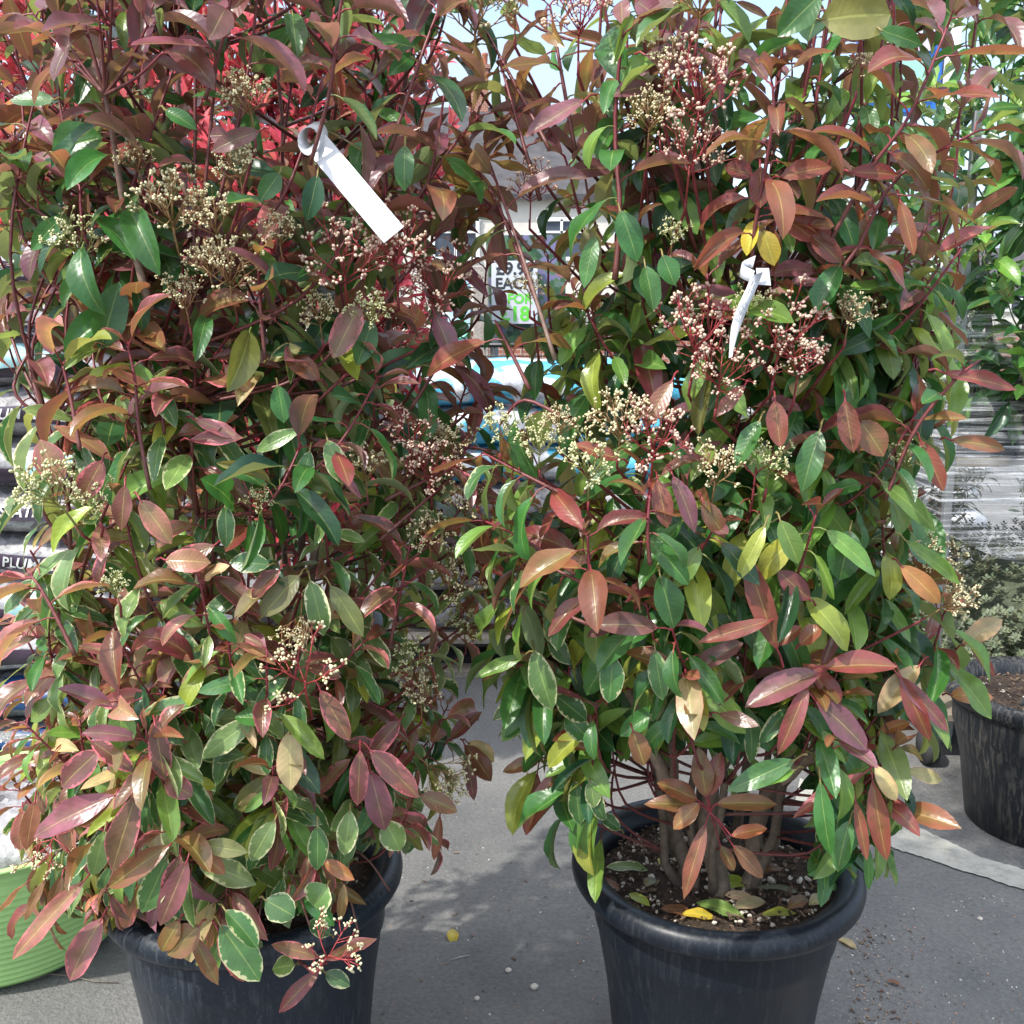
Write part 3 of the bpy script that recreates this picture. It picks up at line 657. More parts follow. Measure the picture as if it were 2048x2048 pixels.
for a in [(1000, 870, 46, 'green'), (1080, 900, 50, 'green'), (1120, 860, 40, 'cream'), (950, 50, 85, 'cream', 1.05), (1160, 50, 70, 'pink'), (1030, 20, 50, 'cream'), (1400, 20, 62, 'cream'), (1330, 150, 55, 'cream'), (1400, 215, 95, 'pink'), (1380, 330, 70, 'pink2'), (1300, 250, 55, 'cream'),
          (1390, 690, 85, 'pink'), (1440, 760, 70, 'pink2'), (1560, 690, 85, 'pink2'), (1600, 740, 60, 'pink'), (1240, 860, 68, 'cream'), (1310, 900, 80, 'pink'), (1180, 950, 70, 'green'), (1430, 960, 58, 'cream'), (1540, 940, 48, 'green'),
          (1810, 925, 36, 'green'), (1890, 1210, 52, 'cream', 1.1, 40), (1860, 1120, 48, 'cream'), (1060, 390, 52, 'pink', .9), (1700, 640, 45, 'cream'), (1720, 150, 32, 'cream'), (1345, 480, 34, 'green'), (1060, 590, 36, 'cream', .9), (1500, 620, 40, 'green')]:
    cluster(SR, *a)

# ---- signature shoots and leaves, right shrub
R_ = [('red', 3), ('bronze', 1)]; B_ = [('bronze', 1), ('red', 1)]
sshoot(SR, [(1500, 560), (1512, 440), (1545, 250), (1545, 170)], 14, [('purple', 3), ('red', 1)], R_, f=1.05, start=.2, size=.09, splay=1.2)
sshoot(SR, [(1640, 520), (1740, 340), (1820, 230), (1900, 40)], 14, [('purple', 2), ('bronze', 1)], R_, f=1.02)
sshoot(SR, [(1560, 640), (1700, 520), (1790, 360), (1960, 260)], 12, R_, R_, f=1.0)
sshoot(SR, [(1770, 1000), (1830, 860), (1910, 760), (1960, 720)], 12, [('red', 2), ('orange', 1)], [('red', 1), ('green', 2), ('bronze', 1)], f=1.04)
sshoot(SR, [(1230, 560), (1240, 420), (1230, 250), (1245, 60)], 14, [('purple', 2)], GR_HI, f=1.0, rad=.003)
sshoot(SR, [(1110, 720), (1060, 560), (1020, 440), (970, 300)], 12, B_, [('purple', 1), ('olive', 1)], f=1.0, colb=(.2, .14, .1))
sshoot(SR, [(1300, 1130), (1295, 1060), (1300, 990)], 8, R_, [('green', 2), ('bronze', 1)], f=1.06, size=.085)
sshoot(SR, [(1195, 1260), (1180, 1150), (1175, 1070)], 9, [('red', 2), ('pinkedge', 1)], [('bronze', 1), ('red', 1)], f=1.06)
for q in ([(1150, 1150), (1050, 1080), (965, 1040)], [(1150, 1000), (1050, 950), (965, 905)], [(1180, 1250), (1060, 1200), (975, 1170)], [(1150, 850), (1050, 800), (1000, 850)], [(1190, 1180), (1090, 1130), (1010, 1110)]):
    sshoot(SR, q, 14, [('red', 3), ('bronze', 1), ('orange', .5)], [('light', 2), ('green', 3), ('varieg', 2), ('red', 1), ('lime', .5)], f=.98, size=.078)
for q in ([(1080, 620), (1000, 420), (930, 300)], [(1060, 500), (970, 400), (900, 390)], [(1100, 300), (1020, 150), (960, 40)], [(1080, 400), (1030, 230), (1000, 120)], [(1150, 300), (1120, 130), (1100, 10)]):
    sshoot(SR, q, 12, [('purple', 3), ('red', 1)], [('purple', 3), ('olive', 1), ('green', 1), ('bronze', 1)], f=.95)
sshoot(SR, [(1060, 780), (1010, 680), (990, 640)], 6, [('red', 1)], R_, f=1.0)
for a in [((1555, 1300), (1490, 1110), 52, 'red'), ((1560, 1290), (1600, 1250), 30, 'red'), ((1545, 1240), (1395, 1280), 34, 'red'), ((1620, 1200), (1556, 1140), 46, 'red'),
          ((1650, 1335), (1790, 1320), 62, 'red'), ((1640, 1345), (1485, 1400), 66, 'purple'), ((1615, 1370), (1560, 1510), 40, 'red'), ((1630, 1400), (1740, 1490), 58, 'purple'), ((1600, 1290), (1640, 1250), 40, 'red'),
          ((1800, 1350), (1860, 1480), 40, 'red'), ((1795, 1350), (1900, 1460), 34, 'purple'), ((1900, 1390), (1985, 1390), 46, 'orange'), ((1840, 1330), (1750, 1420), 50, 'tan'), ((1925, 1290), (2000, 1235), 44, 'tan'), ((1940, 1290), (1995, 1350), 22, 'red'),
          
          
          ((1700, 1640), (1670, 1740), 46, 'green'), ((1640, 1560), (1655, 1710), 40, 'green'), ((1590, 1520), (1455, 1580), 48, 'green'), ((1590, 1540), (1500, 1565), 36, 'light'), ((1730, 1545), (1580, 1622), 32, 'red'),
          ((1745, 1560), (1770, 1720), 44, 'red'), ((1710, 1600), (1735, 1720), 26, 'red'), ((1735, 1690), (1740, 1780), 20, 'green'), ((1750, 1530), (1795, 1600), 34, 'tan'), ((1815, 1540), (1885, 1560), 30, 'tan'),
          ((1068, 1300), (1100, 1420), 56, 'varlight'), ((1062, 1375), (985, 1440), 34, 'varlight'), ((1070, 1405), (1000, 1478), 46, 'varlight'), ((1110, 1390), (1175, 1440), 52, 'varieg'), ((1225, 1310), (1222, 1405), 52, 'varieg'), ((1130, 1430), (1180, 1480), 48, 'varieg'),
          ((1310, 1300), (1325, 1400), 42, 'varieg'), ((1050, 1310), (950, 1350), 30, 'light'), ((1115, 1540), (1045, 1660), 44, 'red'), ((1075, 1545), (1055, 1670), 38, 'red'), ((1125, 1520), (1215, 1545), 46, 'pinkedge'), ((1080, 1520), (1005, 1540), 30, 'bronze'),
          ((1150, 1560), (1160, 1650), 40, 'varieg'), ((1180, 1560), (1190, 1615), 34, 'varlight'), ((1240, 1660), (1200, 1625), 30, 'varieg'), ((1265, 1460), (1290, 1530), 46, 'bronze'),
          ((1470, 380), (1445, 400), 20, 'red'), ((1520, 335), (1522, 415), 48, 'red'), ((1505, 350), (1450, 330), 44, 'red'), ((1560, 355), (1660, 325), 50, 'red'), ((1545, 425), (1635, 470), 50, 'red'), ((1620, 470), (1685, 520), 44, 'red'), ((1465, 455), (1408, 510), 26, 'red'), ((1620, 450), (1668, 445), 34, 'red'),
          ((1700, 345), (1795, 342), 40, 'red'), ((1800, 400), (1830, 510), 32, 'red'), ((1240, 420), (1280, 520), 52, 'green'), ((1190, 470), (1165, 575), 38, 'green'), ((1325, 510), (1350, 570), 46, 'green'), ((1290, 530), (1310, 620), 48, 'green'),
          ((1510, 440), (1490, 510), 36, 'yellow'), ((1525, 460), (1550, 530), 46, 'yellow'), ((1650, 560), (1640, 620), 54, 'green'), ((1680, 530), (1625, 620), 54, 'green'), ((1640, 860), (1600, 980), 54, 'green'), ((1520, 840), (1470, 930), 44, 'green'), ((1550, 800), (1560, 895), 46, 'red'),
          ((1345, 760), (1285, 855), 40, 'red'), ((1490, 770), (1430, 830), 30, 'red'), ((1410, 930), (1340, 860), 10, 'red'), ((1315, 960), (1335, 1055), 42, 'red'), ((1345, 950), (1400, 1060), 40, 'purple'), ((1405, 1000), (1450, 1075), 40, 'bronze'), ((1240, 920), (1150, 885), 34, 'red'),
          ((1700, 1060), (1680, 1160), 70, 'green'), ((1720, 840), (1770, 910), 60, 'bronze'), ((1690, 800), (1705, 905), 46, 'red'), ((1320, 1150), (1350, 1255), 66, 'green'), ((1300, 1085), (1385, 1160), 50, 'green'), ((1560, 1040), (1600, 1125), 48, 'light'), ((1530, 1050), (1475, 1160), 36, 'lime'),
          ((1810, 1080), (1925, 1160), 34, 'light'), ((1760, 960), (1880, 1050), 38, 'light'), ((1885, 745), (2035, 770), 36, 'red'), ((1900, 880), (2010, 890), 34, 'bronze'), ((1800, 1130), (1885, 1200), 44, 'orange'), ((1840, 880), (1890, 980), 40, 'red'),
          ((1170, 200), (1045, 260), 46, 'purple'), ((1215, 190), (1305, 165), 40, 'purple'), ((1290, 110), (1400, 120), 56, 'purple'), ((1270, 0), (1330, 40), 50, 'purple'), ((1640, 40), (1780, 20), 110, 'olive'), ((1640, -10), (1555, 70), 66, 'green'), ((1760, 60), (1845, 85), 40, 'green')]:
    sleaf(SR, *a, bend=SR.r.uniform(.2, .7), fold=SR.r.uniform(.1, .4), roll=SR.r.uniform(-.25, .25))
for b_, t_, w_, k_ in [((1395, 1600), (1318, 1560), 44, 'bronze'), ((1412, 1595), (1398, 1495), 44, 'bronze'), ((1418, 1592), (1440, 1505), 40, 'red'), ((1432, 1608), (1552, 1600), 38, 'bronze'), ((1400, 1606), (1345, 1655), 38, 'orange'), ((1412, 1645), (1365, 1795), 34, 'red'),
                       ((1396, 1612), (1290, 1600), 36, 'bronze'), ((1462, 1672), (1532, 1652), 30, 'orange'), ((1440, 1690), (1470, 1740), 26, 'bronze'), ((1465, 1690), (1528, 1752), 36, 'brown')]:
    sleaf(SR, b_, t_, w_, k_, f=.85, stalk=(1420, 1625), bend=.5)
# ---- signature shoots and leaves, left shrub
sshoot(SL, [(300, 620), (250, 420), (222, 250), (210, 190)], 9, [('purple', 1)], [('green', 2), ('dark', 1), ('lime', .4)], f=.98, rad=.0042, col=(.14, .06, .05), colb=(.22, .15, .11), size=.095)
for e in [(120, 60), (190, -40), (225, -60), (300, 40), (330, 100), (60, 20), (150, -20)]:
    sshoot(SL, [(210, 190), ((210 + e[0]) / 2 + 3, (190 + e[1]) / 2 + 10), e], 5, [('purple', 3), ('green', .5)], [('purple', 3), ('green', 1)], f=1.0, rad=.0019, size=.085, start=.5)
sshoot(SL, [(530, 720), (520, 600), (515, 500)], 12, [('bronze', 2), ('pink', 1), ('olive', 1)], [('bronze', 1), ('purple', 1), ('green', 1)], f=1.03, size=.09)
sshoot(SL, [(410, 200), (450, 60), (470, -60)], 8, [('purple', 1)], [('purple', 1)], f=1.0)
sshoot(SL, [(620, 330), (660, 180), (680, 20), (700, -60)], 12, [('purple', 1)], [('purple', 3), ('green', 1)], f=1.0)
for q in ([(780, 1150), (870, 1080), (935, 1000)], [(790, 1250), (880, 1200), (940, 1150)], [(770, 1000), (870, 950), (940, 890)], [(760, 1080), (840, 1010), (900, 960)], [(780, 1350), (860, 1300), (930, 1250)]):
    sshoot(SL, q, 14, [('pinkedge', 3), ('red', 2)], [('varieg', 2), ('varlight', 1), ('pinkedge', 2), ('green', 1), ('purple', 1)], f=.98, size=.072)
for q in ([(800, 500), (860, 350), (890, 180)], [(820, 420), (900, 300), (960, 230)], [(780, 300), (840, 120), (880, 10)], [(760, 620), (830, 520), (900, 450)], [(820, 820), (880, 720), (905, 640)], [(840, 900), (930, 830), (960, 790)]):
    sshoot(SL, q, 12, [('purple', 3), ('red', 1)], [('purple', 3), ('dark', 1), ('green', 1), ('bronze', 1)], f=.95)
sshoot(SL, [(160, 900), (140, 790), (125, 730)], 8, [('lime', 1), ('pink', 1)], [('pink', 2), ('tan', 1)], f=1.1)
sshoot(SL, [(150, 1310), (95, 1200), (62, 1150)], 8, [('pink', 1), ('pinkedge', 1)], [('tan', 1), ('pink', 1)], f=1.1)
sshoot(SL, [(300, 980), (278, 860), (270, 760), (255, 690)], 12, [('pinkedge', 2), ('pink', 1)], [('pinkedge', 1), ('bronze', 1)], f=1.04)
sshoot(SL, [(780, 1290), (800, 1190), (820, 1090)], 11, [('pinkedge', 2)], [('varieg', 1), ('pinkedge', 1)], f=1.02)
for a in [((105, 305), (200, 265), 90, 'green'), ((200, 700), (240, 565), 70, 'green'), ((110, 200), (20, 195), 40, 'green'), ((330, 220), (395, 250), 36, 'green'), ((125, 430), (62, 500), 40, 'green'), ((455, 270), (420, 270), 36, 'purple'), ((520, 262), (420, 292), 40, 'purple'),
          ((635, 350), (615, 440), 46, 'dark'), ((810, 290), (805, 380), 42, 'green'), ((560, 345), (520, 400), 44, 'green'), ((860, 520), (900, 540), 20, 'bronze'), ((720, 610), (665, 715), 60, 'pink'), ((745, 640), (715, 730), 50, 'green'), ((870, 630), (915, 720), 50, 'purple'),
          ((555, 770), (570, 845), 42, 'green'), ((600, 860), (510, 895), 34, 'varlight'), ((655, 880), (690, 970), 46, 'varlight'), ((620, 900), (600, 980), 34, 'varieg'), ((450, 1010), (455, 1095), 36, 'varieg'), ((540, 1130), (460, 1120), 44, 'varieg'), ((620, 1160), (650, 1270), 50, 'varlight'),
          ((600, 1150), (520, 1230), 56, 'olive'), ((660, 1170), (730, 1270), 44, 'olive'), ((330, 1120), (420, 1120), 50, 'pink'), ((280, 1000), (345, 1085), 50, 'pink'), ((430, 1090), (330, 1130), 42, 'pinkedge'), ((560, 1140), (500, 1190), 40, 'pinkedge'),
          ((120, 970), (80, 880), 60, 'pink'), ((205, 920), (160, 1000), 50, 'pinkedge'), ((250, 970), (240, 1060), 40, 'red'), ((390, 840), (480, 870), 30, 'pink'), ((380, 880), (485, 870), 34, 'pinkedge'), ((450, 730), (505, 780), 36, 'bronze'), ((540, 720), (600, 690), 36, 'olive'), ((640, 760), (570, 700), 44, 'red'),
          ((700, 1010), (590, 940), 30, 'light'), ((240, 1410), (245, 1500), 60, 'light'), ((310, 1450), (330, 1560), 44, 'pinkedge'), ((200, 1500), (120, 1570), 56, 'pinkedge'), ((180, 1480), (270, 1540), 40, 'pinkedge'), ((272, 1590), (222, 1740), 60, 'pinkedge'), ((230, 1590), (65, 1660), 60, 'purple'), ((230, 1590), (150, 1650), 30, 'bronze'),
          ((330, 1560), (385, 1590), 46, 'pinkedge'), ((340, 1690), (215, 1770), 50, 'bronze'), ((335, 1715), (285, 1825), 58, 'varieg'), ((375, 1720), (320, 1850), 50, 'purple'), ((360, 1710), (330, 1800), 40, 'pinkedge'), ((385, 1700), (455, 1740), 38, 'orange'), ((400, 1690), (495, 1700), 38, 'olive'),
          ((550, 1640), (500, 1720), 44, 'varlight'), ((635, 1650), (635, 1740), 44, 'varieg'), ((700, 1620), (690, 1710), 44, 'varlight'), ((770, 1640), (800, 1700), 56, 'varlight'), ((740, 1540), (770, 1660), 56, 'purple'), ((740, 1500), (840, 1590), 50, 'pinkedge'), ((720, 1500), (715, 1610), 40, 'pinkedge'), ((580, 1460), (580, 1580), 54, 'tan'),
          ((640, 1380), (700, 1480), 44, 'pinkedge'), ((800, 1440), (740, 1510), 40, 'pinkedge'), ((840, 1590), (915, 1620), 40, 'bronze'), ((880, 1630), (870, 1720), 22, 'red'), ((900, 1480), (960, 1420), 34, 'red'), ((930, 1490), (985, 1560), 44, 'red'), ((930, 1500), (950, 1600), 26, 'purple'), ((935, 1485), (990, 1520), 40, 'tan'),
          ((170, 1760), (20, 1915), 44, 'pink'), ((205, 1835), (130, 1955), 58, 'pink'), ((210, 1660), (185, 1750), 42, 'varlight'), ((90, 1760), (45, 1840), 20, 'brown'), ((125, 1750), (98, 1815), 26, 'brown'), ((45, 1620), (40, 1700), 40, 'pink'), ((70, 1600), (50, 1700), 36, 'brown'),
          ((400, 1850), (335, 1910), 60, 'bronze'), ((385, 1870), (435, 1970), 34, 'bronze'), ((440, 1850), (520, 1960), 70, 'varieg'), ((435, 1860), (490, 1960), 44, 'pinkedge'), ((450, 1820), (520, 1890), 50, 'varieg'), ((360, 1840), (320, 1900), 40, 'bronze'), ((530, 1800), (590, 1830), 60, 'varieg'), ((655, 1770), (625, 1810), 70, 'varlight'),
          ((640, 1915), (545, 1885), 30, 'pinkedge'), ((650, 1920), (750, 1870), 30, 'pink'), ((640, 1940), (555, 2020), 34, 'red'), ((590, 1930), (545, 1935), 46, 'varlight'), ((650, 1945), (700, 1970), 34, 'varieg'), ((660, 1870), (620, 1840), 40, 'varieg'), ((680, 1840), (690, 1770), 22, 'bronze'), ((550, 1440), (470, 1430), 46, 'green')]:
    sleaf(SL, *a, bend=SL.r.uniform(.2, .7), fold=SL.r.uniform(.1, .4), roll=SL.r.uniform(-.25, .25))

# ---- fill
SL.fill(66, (.42, .70), ktL, kbL, .7, (.062, .092), (12, 18), (.6, 1.02), .5)
SL.fill(132, (.65, 1.35), ktL, kbL, .68, (.062, .094), (14, 21), (.5, 1.02), .35)
SL.fill(58, (1.3, 1.65), ktL, kbL, .8, (.07, .10), (11, 16), (.4, 1.0), .3)
SL.fill(7, (.42, .5), ktL, kbL, .85, (.065, .09), (11, 15), (.75, 1.05), .6)
SL.fill(66, (1.55, 2.2), ktL, kbL, .8, (.068, .095), (10, 14), (.3, 1.0), .2)
SR.fill(26, (.52, .72), ktR, kbR, .7, (.075, .10), (11, 16), (.5, 1.0), .45)
SR.fill(30, (.66, .85), ktR, kbR, .7, (.075, .105), (11, 16), (.4, 1.0), .45)
SR.fill(128, (.8, 1.45), ktR, kbR, .68, (.075, .11), (14, 21), (.45, 1.02), .4)
SR.fill(100, (1.35, 2.25), ktR, kbR, .66, (.068, .098), (10, 16), (.3, 1.0), .3)
def limb(s, pts, f, r0, r1, col=(.17, .12, .085)):
    W = [s.loc(s.surf(x, y, f)) for x, y in pts]; n = len(W) - 1; m = MB(); P2 = []
    for k in range(16):
        t = k / 15 * n; i = min(int(t), n - 1); P2.append(W[i].lerp(W[i + 1], t - i) + Vector((.003 * math.sin(k * 1.7), .003 * math.cos(k * 2.1), 0)))
    m.tube(P2, [r0 + (r1 - r0) * k / 15 + (.0012 if k % 4 == 0 else 0) for k in range(16)], 9, True, [col] * 16); m.build('stem', M_BARK, s.root)
def trunk(s, a, b, r0, r1, col=(.17, .125, .09)):
    A_, B_ = Vector(a), Vector(b); m = MB(); pts = [A_.lerp(B_, k / 10) + Vector((.006 * math.sin(k * .9), 0, 0)) for k in range(11)]
    m.tube(pts, [r0 + (r1 - r0) * k / 10 + .0015 * math.sin(k * 2.3) for k in range(11)], 12, True, [col] * 11); m.build('stem', M_BARK, s.root)
limb(SR, [(1330, 1570), (1290, 1450), (1230, 1320), (1175, 1180), (1130, 1090)], .72, .010, .006)
limb(SR, [(1345, 1570), (1345, 1400), (1310, 1250), (1275, 1120)], .6, .007, .004)
limb(SR, [(1560, 1560), (1640, 1500), (1720, 1420), (1790, 1330)], .8, .009, .005)
limb(SL, [(545, 1680), (560, 1500), (600, 1300), (640, 1060), (660, 900)], .7, .009, .005)
trunk(SR, (-.005, -.06, .36), (-.03, -.03, .60), .019, .013); trunk(SR, (.045, -.035, .36), (.085, -.02, .60), .017, .011); trunk(SR, (-.055, -.015, .36), (-.09, .0, .62), .013, .009)
SL.finish(); SR.finish()
stR = stones(comp_r, 0, 0,   .384, .19, 230, 5, smin=.0025, smax=.0065)
stL = stones(comp_l, 0, 0, .378, .185, 160, 6)
for s_ in (stR, stL): s_['kind'] = 'stuff'

def crumbs(parent, cz, R, n, seed):
    r = random.Random(seed); m = MB()
    for _ in range(n):
        a = r.random() * 6.283; q = R * math.sqrt(r.random()); l = r.uniform(.003, .013)
        m.col = r.choice([(.07, .04, .025), (.12, .075, .045), (.04, .025, .018), (.16, .11, .07), (.09, .05, .03)])
        m.box((q * math.cos(a), q * math.sin(a), cz + r.uniform(0, .006)), (l, l * r.uniform(.15, .5), .0018), Matrix.Rotation(r.random() * 6.28, 3, 'Z') @ Matrix.Rotation(r.uniform(-.6, .6), 3, 'Y') @ Matrix.Rotation(r.uniform(-.6, .6), 3, 'X'))
    o = m.build('bark_crumbs', M_BARK, parent, smooth=False); o['kind'] = 'stuff'
crumbs(comp_r, .386, .19, 900, 3); crumbs(comp_l, .382, .19, 500, 4)
# ------------------------------------------------------------------ plant labels (tags)
def strip(pts, widths, up, thick=.0006):
    """bent plastic strip: centreline pts, width vector directions"""
    m = MB(); vs = []; n = len(pts)
    for i, p in enumerate(pts):
        t = (pts[min(i + 1, n - 1)] - pts[max(i - 1, 0)]).normalized(); s = up[i].normalized(); nn_ = t.cross(s).normalized() * thick
        w_ = widths[i] / 2; vs += [p - s * w_ - nn_, p + s * w_ - nn_, p + s * w_ + nn_, p - s * w_ + nn_]
    fs = [(0, 1, 2, 3), tuple(4 * (n - 1) + k for k in (3, 2, 1, 0))]
    for i in range(n - 1):
        for k in range(4): fs.append((4 * i + k, 4 * i + (k + 1) % 4, 4 * i + 4 + (k + 1) % 4, 4 * i + 4 + k))
    m.add(vs, fs); return m
D = 1.20
def pd(px, py, d=D): return CAM + ray(px, py) * d
a, b = pd(632, 285), pd(788, 470, 1.17); side = (pd(600, 330) - pd(655, 285)).normalized()
lt = empty('plant_label', a)
tag(lt, 'blank white plastic plant label looped on the left shrub near its top', 'plant label', 'white plant labels on the shrubs')
def loc(o, pts): return [p - Vector(o.location) for p in pts]
w0 = 50 / F * D
pts = [a.lerp(b, k / 8) + Vector((0, -.006 * math.sin(k / 8 * 3.1), 0)) for k in range(9)]
strip(loc(lt, pts), [w0] * 9, [side] * 9).build('strip', M_WHITE, lt, smooth=False)
# loop at the upper end
hub_ = pd(626, 277, D - .002); rdir = ray(626, 277).normalized(); lp = []; ups_ = []
for k in range(15):
    an = math.radians(-60 + 330 * k / 14); lp.append(hub_ + RT * (.0125 * math.cos(an)) + UP * (.0165 * math.sin(an)) + rdir * (.003 * math.sin(an * .5))); ups_.append(rdir + RT * .55 + UP * .35)
strip(loc(lt, lp), [.022] * 15, ups_, .0005).build('loop', M_WHITE, lt, smooth=True)
# right label: small square head, loop and narrow hanging strip with small printed lines
D2 = 1.10
rt_ = empty('plant_label', pd(1500, 550, D2))
tag(rt_, 'small printed white plant label hanging from a red stem of the right shrub', 'plant label', 'white plant labels on the shrubs')
sq = [pd(1512, 536, D2), pd(1538, 536, D2), pd(1542, 571, D2), pd(1514, 569, D2)]
m = MB(); nf = ray(1520, 550).normalized() * .0008; l4 = loc(rt_, sq); m.add([p for p in l4] + [p + nf for p in l4], [(0, 1, 2, 3), (7, 6, 5, 4), (0, 4, 5, 1), (1, 5, 6, 2), (2, 6, 7, 3), (3, 7, 4, 0)])
m.build('head', M_WHITE, rt_, smooth=False)
cl_ = [(1514, 548, 24, 0), (1505, 572, 26, 8), (1492, 600, 28, 12), (1481, 625, 27, 12), (1473, 650, 22, 0), (1467, 675, 15, -20), (1463, 700, 9, -35), (1461, 715, 7, -40)]
pts = [pd(x, y, D2 - .006) for x, y, _, _ in cl_]; ups = [Vector((1, math.sin(math.radians(q)), .35)) for *_, q in cl_]
strip(loc(rt_, pts), [q / F * D2 for _, _, q, _ in cl_], ups, .0004).build('strip', M_WHITE, rt_)
M_INK = simple('grey_ink', (.16, .17, .2), .6, .1, 50)
m = MB()
for i, (i0, i1) in enumerate(((.5, 1.6), (2.2, 3.8))):
    for q in range(4 if i else 2):
        off = (q - 1.5) * .19 if i else (q - .5) * .3; A_ = []
        for k in range(9):
            t = i0 + (i1 - i0) * k / 8 * (1 - .1 * (q % 2)); j = int(t); f = t - j
            c_ = pts[j].lerp(pts[j + 1], f); wv = (ups[j].lerp(ups[j + 1], f)).normalized(); W = (cl_[j][2] * (1 - f) + cl_[j + 1][2] * f) / F * D2
            c_ = c_ + wv * W * off - ray(1480, 620).normalized() * .0012; A_.append((c_, wv * .00045))
        for k in range(0, 8, 1):
            if (k + q) % 4 == 3: continue
            p0, h0 = A_[k]; p1, h1 = A_[k + 1]
            m.add(loc(rt_, [p0 - h0, p0 + h0, p1 + h1, p1 - h1]), [(0, 1, 2, 3)])
m.build('print', M_INK, rt_, smooth=False)
lp = [pd(1512, 556, D2) + Vector((-.004 + -.011 * math.sin(t), .006 - .010 * math.cos(t), .001 + .017 * (k / 10))) for k, t in enumerate([i * .36 for i in range(11)])]
strip(loc(rt_, lp), [.013] * 11, [Vector((.2, 0, 1))] * 11, .0005).build('loop', M_WHITE, rt_)

# ------------------------------------------------------------------ fallen leaves and litter
def fallen(px, py, z, ln, wd, kind, ang, label, name='fallen_leaf', grp='fallen leaves on the compost', tilt=.15):
    p = at_z(px, py, z); Lf = Leaves(9, 5); r = random.Random(px)
    a = math.radians(ang); d = Vector((math.cos(a), math.sin(a), tilt)); 
    Lf.add(Vector((0, 0, 0)) - d * ln / 2 * Vector((1, 1, 0)).length / 1.414, d, Vector((r.uniform(-.2, .2), -.25, 1)), ln, wd, kind, bend=.5, fold=.2, wave=.03, rnd=r)
    o = Lf.build(name, M_LEAF, None, p); tag(o, label, 'leaf', grp); return o
zc = .392
fallen(1460, 1762, zc + .006, .078, .033, 'lime', 10, 'large yellow-green leaf flat on the compost of the right pot, before the trunks')
fallen(1440, 1812, zc + .004, .082, .028, 'light', -30, 'bright green pointed leaf on the compost touching the front rim of the right pot')
fallen(1398, 1826, zc + .004, .055, .022, 'yellow', -10, 'bright yellow leaf at the front rim inside the right pot')
fallen(1355, 1818, zc + .004, .055, .024, 'brown', -20, 'curled brown leaf left of the yellow leaf at the front rim of the right pot')
fallen(1502, 1802, zc + .005, .065, .030, 'tan', 25, 'pale cream leaf underside on the compost right of the green pointed leaf')
fallen(1560, 1822, zc + .004, .062, .018, 'lime', 8, 'narrow yellowish leaf along the front rim of the right pot')
fallen(1598, 1800, zc + .006, .060, .024, 'bronze', 40, 'rusty orange-brown leaf near the right front of the compost in the right pot')
fallen(1640, 1795, zc + .008, .055, .024, 'tan', 35, 'pale grey-green dry leaf leaning on the right inner rim of the right pot')
fallen(1652, 1765, zc + .01, .045, .026, 'green', 120, 'short dark green leaf upright on the compost at the right inner rim')
fallen(1255, 1730, zc + .006, .075, .026, 'varlight', -3, 'green leaf with cream edges on the compost at the left of the right pot')
fallen(1328, 1725, zc + .004, .045, .016, 'yellow', -70, 'small orange-yellow leaf on the compost left of the trunks in the right pot')
fallen(1278, 1795, zc + .006, .045, .018, 'lime', -50, 'yellow-green folded leaf on the compost by the left front rim')
fallen(1215, 1765, zc + .004, .045, .022, 'brown', -30, 'dark red-brown dead leaf against the left inner rim of the right pot')
fallen(1555, 1772, zc + .005, .085, .013, 'silver', -12, 'thin grey-green leaf seen edge on across the compost of the right pot')
fallen(1480, 1790, zc + .005, .05, .024, 'tan', -15, 'small crumpled cream leaf between the two green leaves at the front of the compost')
fallen(1540, 1735, zc + .006, .06, .022, 'brown', 20, 'dark maroon dry leaf on the compost right of the trunks')
fallen(1300, 1760, zc + .005, .04, .02, 'olive', 60, 'small olive leaf on the compost left of the front trunks')
fallen(905, 1865, .012, .036, .026, 'yellow', 100, 'small yellow leaf standing on the asphalt between the two front pots', grp='leaf litter on the asphalt', tilt=.9)
fallen(1694, 1882, .008, .05, .02, 'tan', -50, 'dull tan leaf on the asphalt right of the right pot', grp='leaf litter on the asphalt')
fallen(1788, 1962, .008, .03, .012, 'brown', -30, 'small pinkish-brown leaf on the asphalt at the lower right', grp='leaf litter on the asphalt')
def pebble(px, py, s, label):
    p = at_z(px, py, s * .5); m = MB(); m.sphere((0, 0, 0), s, 9, 6, (1, .8, .7))
    r = random.Random(px); m.v = [(x * r.uniform(.85, 1.15), y * r.uniform(.85, 1.15), z * r.uniform(.85, 1.1)) for x, y, z in m.v]
    o = m.build('pebble', M_PERL, None, p, smooth=False); tag(o, label, 'pebble', 'pebbles loose on the asphalt')
pebble(1017, 1940, .007, 'rounded beige pebble on the asphalt between the pots, farthest of three')
pebble(1069, 1973, .009, 'angular beige pebble on the asphalt, nearest to the right pot')
pebble(954, 1996, .006, 'small pale pebble on the asphalt, nearest to the camera between the pots')
pebble(1960, 1707 + 130, .006, 'pinkish pebble on the asphalt at the right edge of the yard')
m = MB(); r = random.Random(12)
for _ in range(520):
    side_ = r.random()
    if side_ < .55: px, py = r.uniform(1660, 2040), r.uniform(1780, 2100)
    elif side_ < .8: px, py = 1690 + abs(r.gauss(0, 60)), r.uniform(1850, 2080)
    else: px, py = r.uniform(760, 1200), r.uniform(1500, 2080)
    p = at_z(px, py, 0); s = r.uniform(.0012, .0030); m.col = r.choice([(.36, .33, .28), (.35, .3, .25), (.16, .08, .05), (.5, .25, .15), (.05, .04, .035), (.6, .58, .52)])
    m.sphere((p.x, p.y, s * .4), s, 5, 3, (1, r.uniform(.4, 1), .5), Matrix.Rotation(r.random() * 6, 3, 'Z'))
